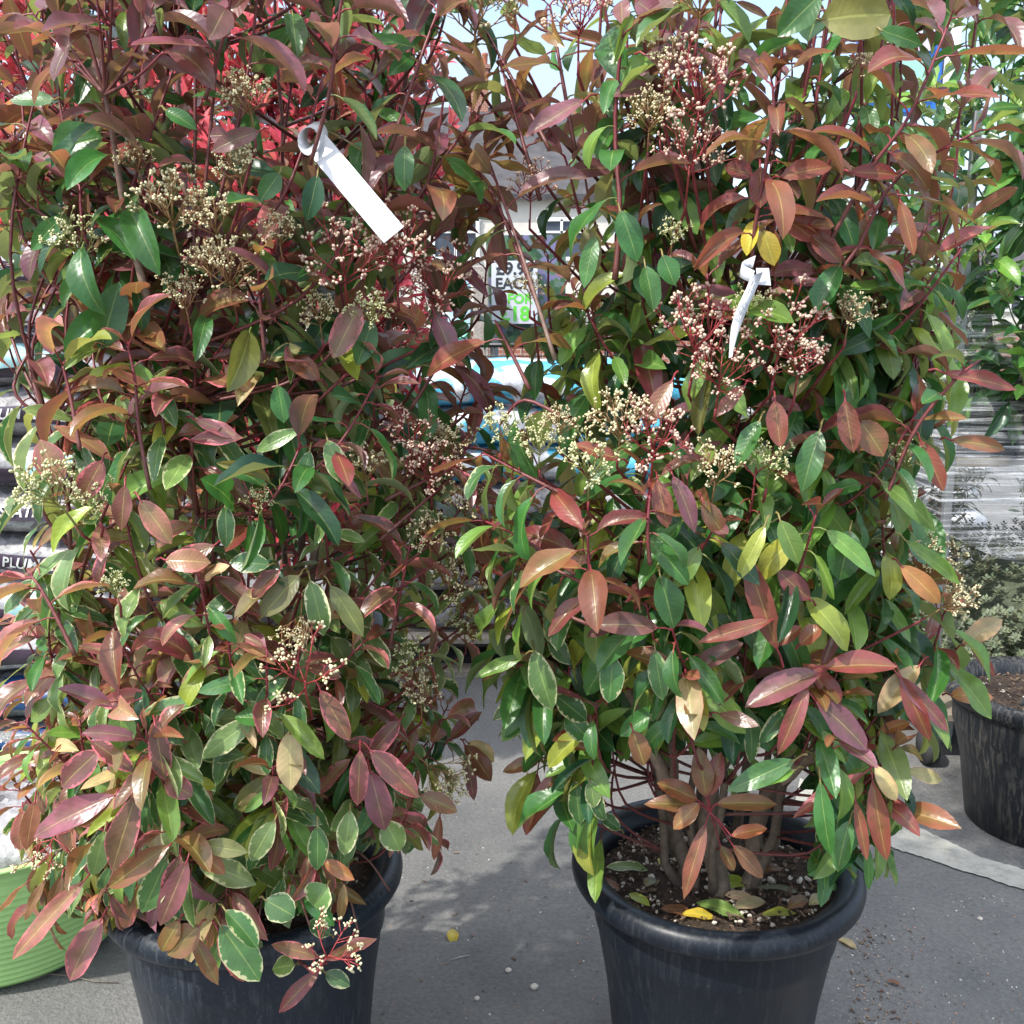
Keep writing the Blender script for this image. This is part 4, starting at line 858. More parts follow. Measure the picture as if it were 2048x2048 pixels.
for _ in range(130):
    if r.random() < .75: px, py = 1700 + abs(r.gauss(0, 70)), r.uniform(1840, 2090)
    else: px, py = r.uniform(780, 1180), r.uniform(1450, 2090)
    p = at_z(px, py, 0); m.col = r.choice([(.10, .05, .03), (.16, .09, .05), (.06, .04, .03), (.26, .17, .10)]); l = r.uniform(.004, .011)
    m.box((p.x, p.y, .0025), (l, l * r.uniform(.2, .5), .0012), Matrix.Rotation(r.random() * 6.28, 3, 'Z') @ Matrix.Rotation(r.uniform(-.25, .25), 3, 'X'))
tag(m.build('grit', M_BUD, smooth=False), 'scattered grit and plant crumbs on the asphalt', 'grit', None, 'stuff')
m = MB(); m.col = (.16, .13, .1)
pp = [at_z(x, y, .004) for x, y in ((60, 1962), (100, 1948), (140, 1952), (190, 1963), (238, 1965))]; m.tube(pp, [.0012, .0018, .0017, .0015, .001], 5)
m.tube([at_z(100, 1948, .004), at_z(80, 1938, .006)], [.0013, .0008], 5)
tag(m.build('dry_twig', M_BARK), 'thin dry twig lying on the asphalt in front of the green tub', 'twig')
m = MB(); m.col = (.5, .48, .42); m.tube([at_z(x, y, .003) for x, y in ((900, 1920), (920, 1914), (940, 1910))], .0009, 4)
tag(m.build('straw', M_BARK), 'short pale straw on the asphalt below the small yellow leaf', 'straw')

# ------------------------------------------------------------------ gravel bags
def bag_material(name, c1, c2, c3, scale=55., rough=.28, printed=None):
    m, nt, b, L = mat(name); t = N(nt, 'ShaderNodeTexCoord')
    v = N(nt, 'ShaderNodeTexVoronoi', Scale=scale); n = N(nt, 'ShaderNodeTexNoise', Scale=7.0, Detail=5.0); n2 = N(nt, 'ShaderNodeTexNoise', Scale=38.0, Detail=6.0, Roughness=.7)
    for x in (v, n, n2): L(t.outputs['Object'], x.inputs['Vector'])
    r = ramp(nt, [(0, c1), (.5, c2), (1, c3)]); sepc = N(nt, 'ShaderNodeSeparateXYZ'); L(v.outputs['Color'], sepc.inputs[0]); L(sepc.outputs[0], r.inputs[0])
    fr = ramp(nt, [(.42, (0, 0, 0)), (.62, (.75, .75, .75))]); L(n.outputs[0], fr.inputs[0])
    x = N(nt, 'ShaderNodeMixRGB'); L(fr.outputs[0], x.inputs[0]); L(r.outputs[0], x.inputs[1]); x.inputs[2].default_value = (*[min(.75, q * 1.15) for q in c3], 1)
    last = x
    if printed:
        n3 = N(nt, 'ShaderNodeTexNoise', Scale=3.4, Detail=2.0); L(t.outputs['Object'], n3.inputs['Vector'])
        pr = ramp(nt, [(.45, (0, 0, 0)), (.47, (1, 1, 1))]); L(n3.outputs[0], pr.inputs[0])
        y = N(nt, 'ShaderNodeMixRGB'); L(pr.outputs[0], y.inputs[0]); L(x.outputs[0], y.inputs[1]); y.inputs[2].default_value = (*printed, 1); last = y
    L(last.outputs[0], b.inputs['Base Color']); b.inputs['Roughness'].default_value = rough
    bp = N(nt, 'ShaderNodeBump', Strength=.6, Distance=.008); L(n2.outputs[0], bp.inputs['Height'])
    bp2 = N(nt, 'ShaderNodeBump', Strength=.45, Distance=.005); L(v.outputs['Distance'], bp2.inputs['Height']); L(bp.outputs[0], bp2.inputs['Normal']); L(bp2.outputs[0], b.inputs['Normal'])
    return m
M_BAG_PLUM = bag_material('slate_in_clear_plastic', (.075, .07, .076), (.19, .18, .185), (.37, .36, .37))
M_BAG_BLUE = bag_material('dark_slate_in_plastic', (.035, .04, .045), (.09, .095, .10), (.20, .20, .21))
M_BAG_CYAN = bag_material('cyan_printed_plastic', (.45, .46, .48), (.60, .62, .66), (.70, .72, .75), 20., .22, (.08, .40, .58))
M_BAG_WHITE = bag_material('white_chippings_in_plastic', (.45, .44, .43), (.62, .61, .60), (.78, .78, .78))
M_BAND_PLUM = simple('plum_print', (.045, .028, .050), .3, .2, 20, bump=.3)
M_BAND_BLUE = simple('blue_print', (.012, .050, .150), .3, .15, 20, bump=.3)
M_TEXT = simple('white_print', (.55, .55, .54), .4, .05, 40)
M_TEAL = simple('pale_teal_print', (.35, .58, .60), .35, .1, 40)
def text_mesh(body, size, bold=.012, shear=.25):
    cu = bpy.data.curves.new('text', 'FONT'); cu.body = body; cu.size = size; cu.offset = bold * size; cu.shear = shear; cu.align_x = 'CENTER'; cu.align_y = 'CENTER'; cu.resolution_u = 3
    o = bpy.data.objects.new('text', cu); C.objects.link(o); bpy.context.view_layer.update()
    me = bpy.data.meshes.new_from_object(o.evaluated_get(bpy.context.evaluated_depsgraph_get())); bpy.data.objects.remove(o); return me
class Bag:
    def __init__(s, loc_, size, rz, seed, name, material, label, cat, grp, tilt=0):
        s.a, s.b, s.c = [k / 2 for k in size]; s.seed = seed
        s.e1, s.e2 = .75, .42
        s.root = empty(name, loc_, rz); s.root.rotation_euler = (0, tilt, rz); tag(s.root, label, cat, grp)
        m = MB(); vs = []; nu, nv = 72, 18
        pw = lambda c, e: math.copysign(abs(c) ** e, c)
        for j in range(1, nv):
            ph = -math.pi / 2 + math.pi * j / nv
            for i in range(nu):
                th = 2 * math.pi * i / nu
                p = Vector((s.a * pw(math.cos(ph), s.e1) * pw(math.cos(th), s.e2), s.b * pw(math.cos(ph), s.e1) * pw(math.sin(th), s.e2), s.c * pw(math.sin(ph), s.e1)))
                vs.append(s.disp(p))
        vs += [s.disp(Vector((0, 0, -s.c))), s.disp(Vector((0, 0, s.c)))]; B, T = len(vs) - 2, len(vs) - 1; fs = []
        for i in range(nu):
            fs.append((B, (i + 1) % nu, i)); fs.append((T, (nv - 2) * nu + i, (nv - 2) * nu + (i + 1) % nu))
            for j in range(nv - 2): fs.append((j * nu + i, j * nu + (i + 1) % nu, (j + 1) * nu + (i + 1) % nu, (j + 1) * nu + i))
        m.add(vs, fs); m.build('bag_body', material, s.root)
    def disp(s, p):
        k = 1 + .05 * noise.noise(p * 9 + Vector((s.seed * 3.1, 0, 0))) + .02 * noise.noise(p * 30 + Vector((0, s.seed, 0)))
        q = Vector((p.x * (1 + .02 * (k - 1)), p.y * k, p.z * (1 + (k - 1) * 1.4)))
        q.z += -.012 * (p.x / s.a) ** 2 + .006 * math.sin(p.x * 14 + s.seed); return q
    def front(s, x, z, off):
        g_ = max(0, 1 - abs(z / s.c) ** (2 / s.e1)) ** (s.e1 / s.e2) - abs(x / s.a) ** (2 / s.e2)
        y = -s.b * max(g_, 0) ** (s.e2 / 2); p = s.disp(Vector((x, y, z))); return Vector((p.x, p.y - off, p.z))
    def patch(s, name, x0, x1, z0, z1, material, off=.004, slant=0.0):
        m = MB(); nx, nz = 40, 8; vs = []
        for i in range(nx + 1):
            for j in range(nz + 1):
                x = x0 + (x1 - x0) * i / nx; z = z0 + (z1 - z0) * j / nz + slant * (x - x0); vs.append(s.front(x, z, off))
        fs = [(i * (nz + 1) + j, (i + 1) * (nz + 1) + j, (i + 1) * (nz + 1) + j + 1, i * (nz + 1) + j + 1) for i in range(nx) for j in range(nz)]
        m.add(vs, fs); return m.build(name, material, s.root)
    def text(s, body, x, z, size, material, parent, slant=0, off=.007, shear=.25):
        me = text_mesh(body, size, .02, shear)
        for v in me.vertices:
            X = x + v.co.x; v.co = s.front(X, z + v.co.y + slant * v.co.x, off)
        o = link('lettering', me, material, parent)
        return o
def stack_word(bg, label, band, c, zc_=0, h=.034, x=0, slant=0, size=.042):
    bd = bg.patch('label_band', -bg.a * .93, bg.a * .93, zc_ - h, zc_ + h * .55, band, .004, slant)
    for xx in (x - .36, x, x + .36):
        if abs(xx) < bg.a - .13: bg.text(label, xx, zc_ - h * .2 + slant * (xx + bg.a * .93), size, M_TEXT, bd, slant)
# the left stack: photograph rows of the bands decide each bag
z = 0.0; k = 0; r = random.Random(5)
words = ['seventh', 'sixth', 'fifth']
stackspec = [('blue', .115), ('blue', .12), ('blue', .11), ('blue', .115), ('plum', .125), ('plum', .12), ('plum', .115), ('plum', .12), ('plum', .115), ('plum', .12), ('plum', .115), ('plum', .12), ('plum', .115)]
ordn = ['bottom', 'second from bottom', 'third from bottom', 'fourth from bottom', 'lowest plum', 'second lowest plum', 'third plum', 'fourth plum', 'fifth plum', 'sixth plum', 'seventh plum', 'eighth plum', 'top']
BX, BY = -1.40, 2.72
for k, (kind, h) in enumerate(stackspec):
    lab = f"{'dark bag with BLUE SLATE band' if kind == 'blue' else 'clear bag of grey slate with PLUM SLATE band'}, {ordn[k]} of the left stack"
    bg_ = Bag((BX + r.uniform(-.05, .05), BY + r.uniform(-.02, .02), z + h / 2), (1.0 if kind == 'plum' else 1.06, .60, h * 1.22), r.uniform(-.05, .05), k + 1, 'gravel_bag', M_BAG_BLUE if kind == 'blue' else M_BAG_PLUM, lab, 'bag', 'bags of slate stacked at the left')
    if kind == 'blue': stack_word(bg_, 'BLUE SLATE', M_BAND_BLUE, None, .0, .045, .12 + r.uniform(-.1, .1), r.uniform(.0, .05), .05)
    else:
        stack_word(bg_, 'PLUM SLATE', M_BAND_PLUM, None, -.004, .026, .08 + r.uniform(-.15, .15), r.uniform(-.03, .03), .036)
        if k in (5, 8, 10): bg_.patch('label_patch', .1 + .05 * (k % 3), .28 + .05 * (k % 3), -.02, .035, M_TEAL, .009, .1)
    z += h
# cyan-printed bags behind the gap between the shrubs
z = .15; ordc = ['bottom', 'second', 'third', 'fourth', 'fifth', 'sixth', 'top']
for k in range(7):
    h = .145
    Bag((.12 + r.uniform(-.04, .04), 4.15, z + h / 2), (1.25, .75, h * 1.25), r.uniform(-.06, .06), 30 + k, 'printed_bag' if k > 3 else 'gravel_bag', M_BAG_CYAN if k > 3 else M_BAG_PLUM, f'{"shiny cyan and white" if k > 3 else "clear grey gravel"} plastic bag, {ordc[k]} of the stack between the two shrubs', 'bag', 'cyan and white bags behind the shrubs')
    z += h
def pallet(x, y, w_, d_, label):
    m = MB(); col = [(.30, .26, .21), (.26, .22, .18), (.34, .30, .25)]
    for i in range(3):
        m.col = col[i]; m.box((x, y - d_ / 2 + .05 + i * (d_ - .1) / 2, .011), (w_, .1, .022)); 
        for j in range(3): m.box((x - w_ / 2 + .07 + j * (w_ - .14) / 2, y - d_ / 2 + .05 + i * (d_ - .1) / 2, .066), (.14, .1, .086))
    for j in range(3): m.box((x - w_ / 2 + .07 + j * (w_ - .14) / 2, y, .120), (.12, d_, .020))
    for i in range(7): m.col = col[i % 3]; m.box((x, y - d_ / 2 + .05 + i * (d_ - .1) / 6, .141), (w_, .095, .018))
    tag(m.build('pallet', M_BARK, smooth=False), label, 'pallet')
pallet(.12, 4.15, 1.3, .85, 'grey wooden pallet under the cyan and white bags')
z = .15
for k in range(8):
    h = .125
    Bag((1.55 + r.uniform(-.04, .04), 4.7, z + h / 2), (1.1, .65, h * 1.22), r.uniform(-.06, .06), 50 + k, 'gravel_bag', M_BAG_WHITE, f'clear bag of white chippings, {["bottom", "second", "third", "fourth", "fifth", "sixth", "seventh", "top"][k]} of the pale stack behind the right shrub', 'bag', 'bags of white chippings on a pallet')
    z += h
pallet(1.55, 4.7, 1.2, .8, 'grey wooden pallet under the white chippings bags')

# ------------------------------------------------------------------ green tub
def tub():
    root = empty('tub', (-1.10, 2.06, 0)); tag(root, 'lime green ribbed plastic tub on the asphalt behind the left pot', 'tub')
    M_G = simple('lime_plastic', (.40, .66, .23), .42, .1, 12)
    prof = [(.001, 0), (.20, 0), (.215, .012)]; H = .31
    for i in range(19):
        z_ = .02 + (H - .04) * i / 18; rr = .225 + .075 * (i / 18) ** .7; prof += [(rr, z_), (rr + .0035, z_ + .006), (rr + .0005, z_ + .0125)]
    prof += [(.309, H - .012), (.316, H - .004), (.312, H), (.300, H - .002), (.296, H - .05), (.22, .03), (.001, .025)]
    m = MB(); m.lathe(prof, n=96, wob=lambda a, z_: .012 * math.sin(2 * a + .6)); m.build('tub_body', M_G, root)
    for sgn in (-1, 1):
        m = MB(); pts = [(.31 * math.cos(a_ * .5 + (0 if sgn > 0 else math.pi)), .31 * math.sin(a_ * .5 + (0 if sgn > 0 else math.pi)), H - .004 + .05 * math.cos(a_ * 1.6)) for a_ in [-.95 + 1.9 * i / 10 for i in range(11)]]
        m.tube(pts, .011, 8); m.build('handle', M_G, root)
tub()
Bag((-1.10, 2.06, .25), (.46, .40, .16), .3, 77, 'gravel_bag', M_BAG_PLUM, 'crumpled bag of grey slate sitting inside the lime green tub', 'bag', None)

# ------------------------------------------------------------------ generic background shrubs
def bg_shrub(name, x, y, z0, prof, seed, nshoot, kt, kb, label, cat, grp, size=.07, width=.36, potr=None, potm=None, droop=.05, up=.22, stemc=(.12, .06, .05), nl=(14, 22), splay=.7, front=.7, mat_=None, leafn=None):
    root = empty(name, (x, y, 0)); tag(root, label, cat, grp)
    s = Shrub(root, x, y, prof, seed, z0); s.keepl = []; s.red = Leaves(5, 3); s.green = Leaves(5, 3); s.main_stems(7, prof[-1][0] - .1, .55, .008)
    for _ in range(nshoot):
        z_ = s.r.uniform(prof[0][0], prof[-1][0]); az = (-math.pi / 2 + s.r.uniform(-1.4, 1.4)) if s.r.random() < front else s.r.random() * 6.283
        rr = s.R(z_, az) * s.r.uniform(.5, 1.0); end = Vector((x + rr * math.cos(az), y + rr * math.sin(az), z_)); st = s.stem_point(z_ - up, az)
        st = st.lerp(end, .3); mid = st.lerp(end, .5) + Vector((math.cos(az), math.sin(az), -.3)) * .04
        s.shoot([st, mid, end], s.r.randint(*nl), kt, kb, size=size * s.r.uniform(.8, 1.2), droop=droop, splay=splay, start=.15, tipn=7, width=width, col=(.3, .03, .04) if 'red' in label else (.12, .18, .05), colb=stemc)
    s.tw.build('twigs', M_TWIG, root)
    if s.red.L: s.red.build('red_leaves', mat_ or M_LEAF_BACK, root)
    if s.green.L: s.green.build('green_leaves', mat_ or M_LEAF_BACK, root)
    if potr:
        e = MB(); h = z0 + .04 - potr[1]; e.lathe([(.001, potr[1]), (potr[0] * .78, potr[1]), (potr[0] * .97, z0 + .02), (potr[0] * 1.05, z0 + .02), (potr[0] * 1.05, z0 + .045), (potr[0] * .98, z0 + .045), (potr[0] * .96, z0 + .0), (.001, z0)], n=40)
        e.build('pot', potm or M_POT, root)
    return s
BR = [('brightred', 5), ('coral', 3), ('red', 2)]; BG = [('green', 2), ('dark', 1.5), ('red', 1.5), ('pink', 1), ('brightred', 4)]
for i, (x_, y_, s_, top_) in enumerate(((-1.32, 3.2, 101, 2.45), (-.60, 2.95, 102, 2.22), (-2.0, 3.35, 103, 2.5))):
    bg_shrub('potted_shrub', x_, y_, .4, [(.75, .30), (1.2, .42), (1.7, .48), (2.05, .45), (top_, .22)], s_, 430, BR, BG if True else BG,
             ['vivid red-leaved shrub behind the stack of slate bags', 'vivid red-leaved shrub directly behind the left shrub, its right edge against the sky', 'vivid red-leaved shrub at the far left edge of the picture'][i], 'potted shrub', 'bright red shrubs behind', .078, .30, (.22, 0), droop=-.25, splay=.45)
# blue tie strap on the red shrub
m = MB(); mstrap = simple('pale_blue_strap', (.25, .48, .68), .4, .1, 30)
A_, B_2 = at_y(372, 55, 2.9), at_y(508, 325, 2.85); perp = Vector((.006, 0, .003))
for off in (0, .016):
    o1, o2 = A_ + Vector((off, 0, 0)), B_2 + Vector((off * .4, 0, 0)); pts = [o1.lerp(o2, k / 6) + Vector((.008 * math.sin(k), 0, 0)) for k in range(7)]
    vs = []; 
    for p in pts: vs += [p - perp, p + perp, p + perp + Vector((0, .001, 0)), p - perp + Vector((0, .001, 0))]
    m.add(vs, [(4 * i + q, 4 * i + (q + 1) % 4, 4 * i + 4 + (q + 1) % 4, 4 * i + 4 + q) for i in range(6) for q in range(4)])
tag(m.build('plastic_strap', mstrap, smooth=False), 'pale blue plastic strap hanging diagonally through the red shrub', 'strap')

# ------------------------------------------------------------------ right side: trolley, film, plants
M_STEEL = simple('galvanised_steel', (.30, .30, .295), .4, .15, 30, metal=.8)
TX0, TX1, TY0, TY1 = 1.27, 1.95, 2.95, 3.75
tr = empty('plant_trolley', (TX0, TY0, 0)); tag(tr, 'tall steel plant trolley with shelves, wrapped in film, at the right edge', 'trolley')
def tbox(name, c, s, mt=M_STEEL, bev=.003):
    m = MB(); m.box(Vector(c) - Vector((TX0, TY0, 0)), s, None, bev); return m.build(name, mt, tr, smooth=False)
for x_ in (TX0, TX1):
    for y_ in (TY0, TY1):
        tbox('upright', (x_, y_, 1.02), (.024, .024, 1.75))
        mm = MB(); mm.tube([(x_ - TX0 - .018, y_ - TY0, .055), (x_ - TX0 + .018, y_ - TY0, .055)], .052, 20); mm.build('caster', simple('rubber', (.03, .03, .03), .7), tr)
M_SHELF = simple('shelf_board', (.20, .17, .13), .7, .2, 20)
for z_ in (.15, .93): tbox('shelf', ((TX0 + TX1) / 2, (TY0 + TY1) / 2, z_), (TX1 - TX0 + .02, TY1 - TY0 + .02, .025), M_SHELF)
def film_material():
    m, nt, b, L = mat('stretch_film'); t = N(nt, 'ShaderNodeTexCoord'); mp_ = N(nt, 'ShaderNodeMapping'); mp_.inputs['Scale'].default_value = (1.6, 1.6, 48); mp_.inputs['Rotation'].default_value = (0, math.radians(9), 0)
    L(t.outputs['Object'], mp_.inputs[0]); n = N(nt, 'ShaderNodeTexNoise', Scale=1.6, Detail=8.0, Roughness=.7, Distortion=.4); L(mp_.outputs[0], n.inputs['Vector'])
    r = ramp(nt, [(.46, (.03, .03, .03)), (.56, (.28, .28, .28)), (.68, (.9, .9, .9))]); L(n.outputs[0], r.inputs[0])
    b.inputs['Base Color'].default_value = (.80, .82, .84, 1); b.inputs['Roughness'].default_value = .16; b.inputs['Specular IOR Level'].default_value = .9
    L(r.outputs[0], b.inputs['Alpha']); bp = N(nt, 'ShaderNodeBump', Strength=1.0, Distance=.01); L(n.outputs[0], bp.inputs['Height']); L(bp.outputs[0], b.inputs['Normal'])
    return m
M_FILM = film_material()
def film(name, zlo, zhi, seed, label, off=.03, sag=.0):
    m = MB(); vs = []; loop_ = []
    cor = [(TX1 + off, TY0 - off), (TX0 - off, TY0 - off), (TX0 - off, TY1 + off), (TX1 + off, TY1 + off)]; nseg = 26; nz = 26
    for i in range(4):
        a_, b_ = cor[i], cor[(i + 1) % 4]
        for k in range(nseg): loop_.append((a_[0] + (b_[0] - a_[0]) * k / nseg, a_[1] + (b_[1] - a_[1]) * k / nseg))
    nl_ = len(loop_)
    for i, (x_, y_) in enumerate(loop_):
        f = i / nseg
        for j in range(nz + 1):
            t_ = j / nz; lo = zlo + sag * (abs(math.sin(f * math.pi)) - .3); z_ = lo + (zhi - lo) * t_
            w_ = .016 * noise.noise(Vector((x_ * 3, y_ * 3 + seed, z_ * 16))) + .01 * noise.noise(Vector((x_ * 10, y_ * 10, z_ * 40 + seed)))
            cx_, cy_ = (TX0 + TX1) / 2, (TY0 + TY1) / 2; d_ = Vector((x_ - cx_, y_ - cy_, 0)).normalized()
            vs.append((x_ + d_.x * w_ - TX0, y_ + d_.y * w_ - TY0, z_))
    fs = [(i * (nz + 1) + j, ((i + 1) % nl_) * (nz + 1) + j, ((i + 1) % nl_) * (nz + 1) + j + 1, i * (nz + 1) + j + 1) for i in range(nl_) for j in range(nz)]
    m.add(vs, fs); return m.build(name, M_FILM, tr)
film('stretch_film', .70, 1.02, 2, '', .032, -.12)
film('stretch_film', .90, 1.36, 5, '', .045, 0)
M_CRATE = simple('black_crate_plastic', (.012, .014, .016), .45, .2, 30)
for i, (cx_, lab_) in enumerate(((1.47, 'black slotted plant crate on the middle trolley shelf, left one'), (1.80, 'black slotted plant crate on the middle trolley shelf, right one at the frame edge'))):
    cr_ = empty('plant_crate', (cx_, 3.12, .945)); tag(cr_, lab_, 'crate', 'black crates on the trolley')
    m = MB()
    for sx_, sy_, ox, oy in ((.30, .012, 0, -.15), (.30, .012, 0, .15), (.012, .288, -.144, 0), (.012, .288, .144, 0)):
        for zz_ in (.012, .05, .088, .126): m.box((ox, oy, zz_), (sx_, sy_, .022))
    for ox in (-.14, 0, .14): m.box((ox, -.157, .07), (.016, .006, .14)); 
    m.box((0, 0, .004), (.29, .28, .006)); m.build('crate_body', M_CRATE, cr_, smooth=False)
    Lf = Leaves(4, 3); r_ = random.Random(60 + i)
    for _ in range(420):
        a_ = r_.random() * 6.283; p_ = Vector((r_.uniform(-.13, .13), r_.uniform(-.13, .13), r_.uniform(.04, .22)))
        Lf.add(p_, Vector((math.cos(a_) * .5, math.sin(a_) * .5, 1)), Vector((math.cos(a_), math.sin(a_), .2)), r_.uniform(.03, .06), .009, 'dark' if r_.random() < .6 else 'silver', bend=.5, fold=.2, wave=.02, rnd=r_)
    Lf.build('seedlings', M_LEAF_BACK, cr_)
# low grey-green bush in a sage planter on the bottom shelf
hb = empty('planter_shrub', (1.62, 3.22, .163)); tag(hb, 'low grey-green small-leaved shrub in a sage green planter on the bottom trolley shelf', 'potted shrub')
m = MB(); m.lathe([(.001, 0), (.25, 0), (.29, .13), (.305, .135), (.31, .155), (.30, .17), (.285, .165), (.27, .12), (.001, .12)], n=56); m.build('planter', simple('sage_plastic', (.25, .31, .16), .5, .1, 10), hb)
m = MB(); m.box((-.1, -.297, .075), (.10, .004, .03), Matrix.Rotation(-.33, 3, 'Z') @ Matrix.Rotation(-.3, 3, 'X')); m.build('sticker', M_WHITE, hb, smooth=False)
lf = Leaves(3, 3); rr_ = random.Random(9)
for _ in range(1700):
    a_ = rr_.random() * 6.283; u = rr_.random(); q = .36 * math.sqrt(1 - u * u * .7) * (.8 + .2 * rr_.random()); zz = .13 + .36 * u + .02 * rr_.random()
    c_ = Vector((q * math.cos(a_), q * math.sin(a_), zz)); dd = Vector((math.cos(a_) * (1 - u), math.sin(a_) * (1 - u), .5 + u)).normalized()
    for k in range(9):
        an = k * 2.4; o_ = dd.orthogonal().normalized(); o2 = dd.cross(o_); rd = o_ * math.cos(an) + o2 * math.sin(an)
        lf.add(c_ + dd * (.002 * k - .012), rd + dd * .55, dd - rd * .4, .018, .010, 'silver', bend=.2, fold=.2, wave=0, rnd=rr_)
lf.build('foliage', M_LEAF_BACK, hb)
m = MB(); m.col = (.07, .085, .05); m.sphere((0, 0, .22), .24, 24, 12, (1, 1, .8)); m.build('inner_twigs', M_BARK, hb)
# citrus-like green shrubs standing on the trolley
CG = [('citrus', 4), ('citlight', 2), ('dark', 2)]; CGb = [('citrus', 4), ('dark', 2), ('citlight', 1)]
bg_shrub('potted_shrub', 1.50, 3.10, 1.12, [(1.12, .26), (1.5, .40), (1.9, .42), (2.3, .40), (2.6, .2)], 201, 165, CG, CGb, 'broad-leaved fresh green shrub standing on the trolley at the upper right', 'potted shrub', None, .105, .42, (.13, .945), M_POT, .25, .2, (.10, .16, .05), (9, 13), .9, .7, M_LEAF)
bg_shrub('potted_shrub', 1.36, 2.62, .38, [(.5, .03), (.6, .04), (.62, .04)], 207, 0, CG, CGb, 'nearly bare cut-back plant in the black pot at the right edge', 'potted plant', None) if False else None
# black muddy pot at the right edge
bp_ = empty('plant_pot', (1.425, 2.58, 0)); tag(bp_, 'black plastic pot caked with pale mud, only dark compost inside, at the right edge', 'plant pot')
_, comp_b = pot(bp_, .262, .385, .232, .185, M_POT_MUD, .04)
crumbs(comp_b, .35, .2, 500, 5); stones(comp_b, 0, 0, .346, .19, 60, 8)['kind'] = 'stuff'
m = MB(); m.col = (.03, .035, .04); m.tube([(-.10, -.04, .34), (-.09, -.05, .365), (-.06, -.055, .372), (-.03, -.06, .345)], .009, 8); m.build('hose_end', M_BARK, bp_)
m = MB(); m.lathe([(.001, .0), (.03, 0), (.036, .02), (.036, .10), (.028, .125), (.014, .132), (.014, .15), (.001, .15)], n=28)
jar = m.build('plastic_bottle', simple('cloudy_plastic', (.45, .44, .38), .2, .2, 40), None, at_z(1880, 1478, 0)); tag(jar, 'small cloudy pale plastic bottle standing on the asphalt under the right shrub', 'bottle')
# olive-like silver plants and orange label
for i, (x_, y_, sd__, tp) in enumerate(((1.62, 4.0, 301, 1.55), (2.25, 4.1, 302, 1.6), (1.02, 4.3, 303, 1.35))):
    bg_shrub('potted_shrub', x_, y_, .3, [(.5, .16), (.9, .28), (1.3, .28), (tp, .12)], sd__, 70, [('silver', 3), ('olive', 1)], [('silver', 3), ('dark', 1)],
             ['slender grey-green narrow-leaved shrub left of the trolley', 'slender grey-green narrow-leaved shrub behind the trolley', 'slender grey-green narrow-leaved shrub behind the middle of the right shrub'][i], 'potted shrub', 'narrow-leaved grey shrubs behind', .055, .2, (.15, 0), droop=0.1, splay=.5, nl=(18, 26))
ol = empty('price_marker', at_y(1795, 600, 3.2)); tag(ol, 'bright orange plastic marker card seen through the right shrub', 'marker card')
mo = simple('orange_card', (.85, .13, .015), .5, .05, 10)
m = MB(); m.box((0, 0, 0), (.045, .003, .062), Matrix.Rotation(.12, 3, 'Y')); m.build('card', mo, ol, smooth=False)
m = MB(); m.tube([(-.012, .004, .03), (-.016, .004, .09), (-.006, .004, .115), (.006, .004, .10), (.004, .004, .07), (-.006, .004, .06)], .004, 6); m.build('hook', mo, ol)
m = MB(); zz = ol.location.z; m.tube([(0, .006, -.03), (0, .02, -zz)], .005, 6); m.build('stake', M_STEEL, ol)
pk = Bag(tuple(at_y(1745, 840, 3.9)), (.5, .3, .14), .2, 91, 'seed_bag', simple('pink_printed_plastic', (.62, .10, .14), .3, .2, 14, bump=.3), 'pink and red printed bag on the pale stack behind the right shrub', 'bag', None)
pk.root.location = (1.42, 4.55, 1.24)

# ------------------------------------------------------------------ centre: post, posters, price sign, wire trolley
ps = empty('timber_post', (at_y(962, 600, 5.2).x, 5.2, 0)); tag(ps, 'weathered square timber post beside the price poster', 'post')
m = MB(); m.col = (.33, .29, .25); m.box((0, 0, .80), (.075, .075, 1.6), None, .004); m.build('post', M_BARK, ps, smooth=False)
def board(name, x0, y0, x1, y1, Y, material, label, cat, legs=True):
    a_, b_ = at_y(x0, y0, Y), at_y(x1, y1, Y); c_ = (a_ + b_) / 2; root = empty(name, (c_.x, Y, 0)); tag(root, label, cat)
    m = MB(); m.box((0, 0, c_.z), (abs(b_.x - a_.x), .02, abs(a_.z - b_.z)), None, .002); m.build('panel', material, root, smooth=False)
    if legs:
        for q in (-1, 1):
            m = MB(); m.box((q * abs(b_.x - a_.x) * .42, .03, b_.z / 2 + .03), (.03, .03, b_.z + .06)); m.build('leg', M_STEEL, root, smooth=False)
    return root, c_.z
def poster_mat(name, c1, c2, c3, sc_=14.):
    m, nt, b, L = mat(name); t = N(nt, 'ShaderNodeTexCoord'); v = N(nt, 'ShaderNodeTexVoronoi', Scale=sc_); L(t.outputs['Object'], v.inputs['Vector'])
    r = ramp(nt, [(.1, c1), (.45, c2), (.8, c3)]); s_ = N(nt, 'ShaderNodeSeparateXYZ'); L(v.outputs['Color'], s_.inputs[0]); L(s_.outputs[0], r.inputs[0]); L(r.outputs[0], b.inputs['Base Color']); b.inputs['Roughness'].default_value = .3; return m
M_POSTER = poster_mat('plant_poster', (.02, .05, .03), (.07, .15, .06), (.16, .15, .26), 34.)
M_POSTB = poster_mat('blue_poster', (.35, .55, .65), (.55, .68, .74), (.20, .42, .60), 9.)
pr, zc1 = board('poster_board', 972, 470, 1130, 690, 5.35, M_POSTER, 'dark leafy poster board behind the white price card', 'poster board')
pb_, zc2 = board('poster_board', 895, 560, 942, 700, 5.3, M_POSTB, 'pale blue poster board left of the timber post', 'poster board')
M_GREEN_INK = simple('green_ink', (.12, .55, .05), .5, .05, 30); M_BLACK_INK = simple('black_ink', (.03, .03, .035), .5, .05, 30)
pc_, zc3 = board('price_card', 983, 522, 1075, 648, 5.30, M_WHITE, 'white price card reading 99, EACH and 2 FOR £18 in black and green', 'price card', True)
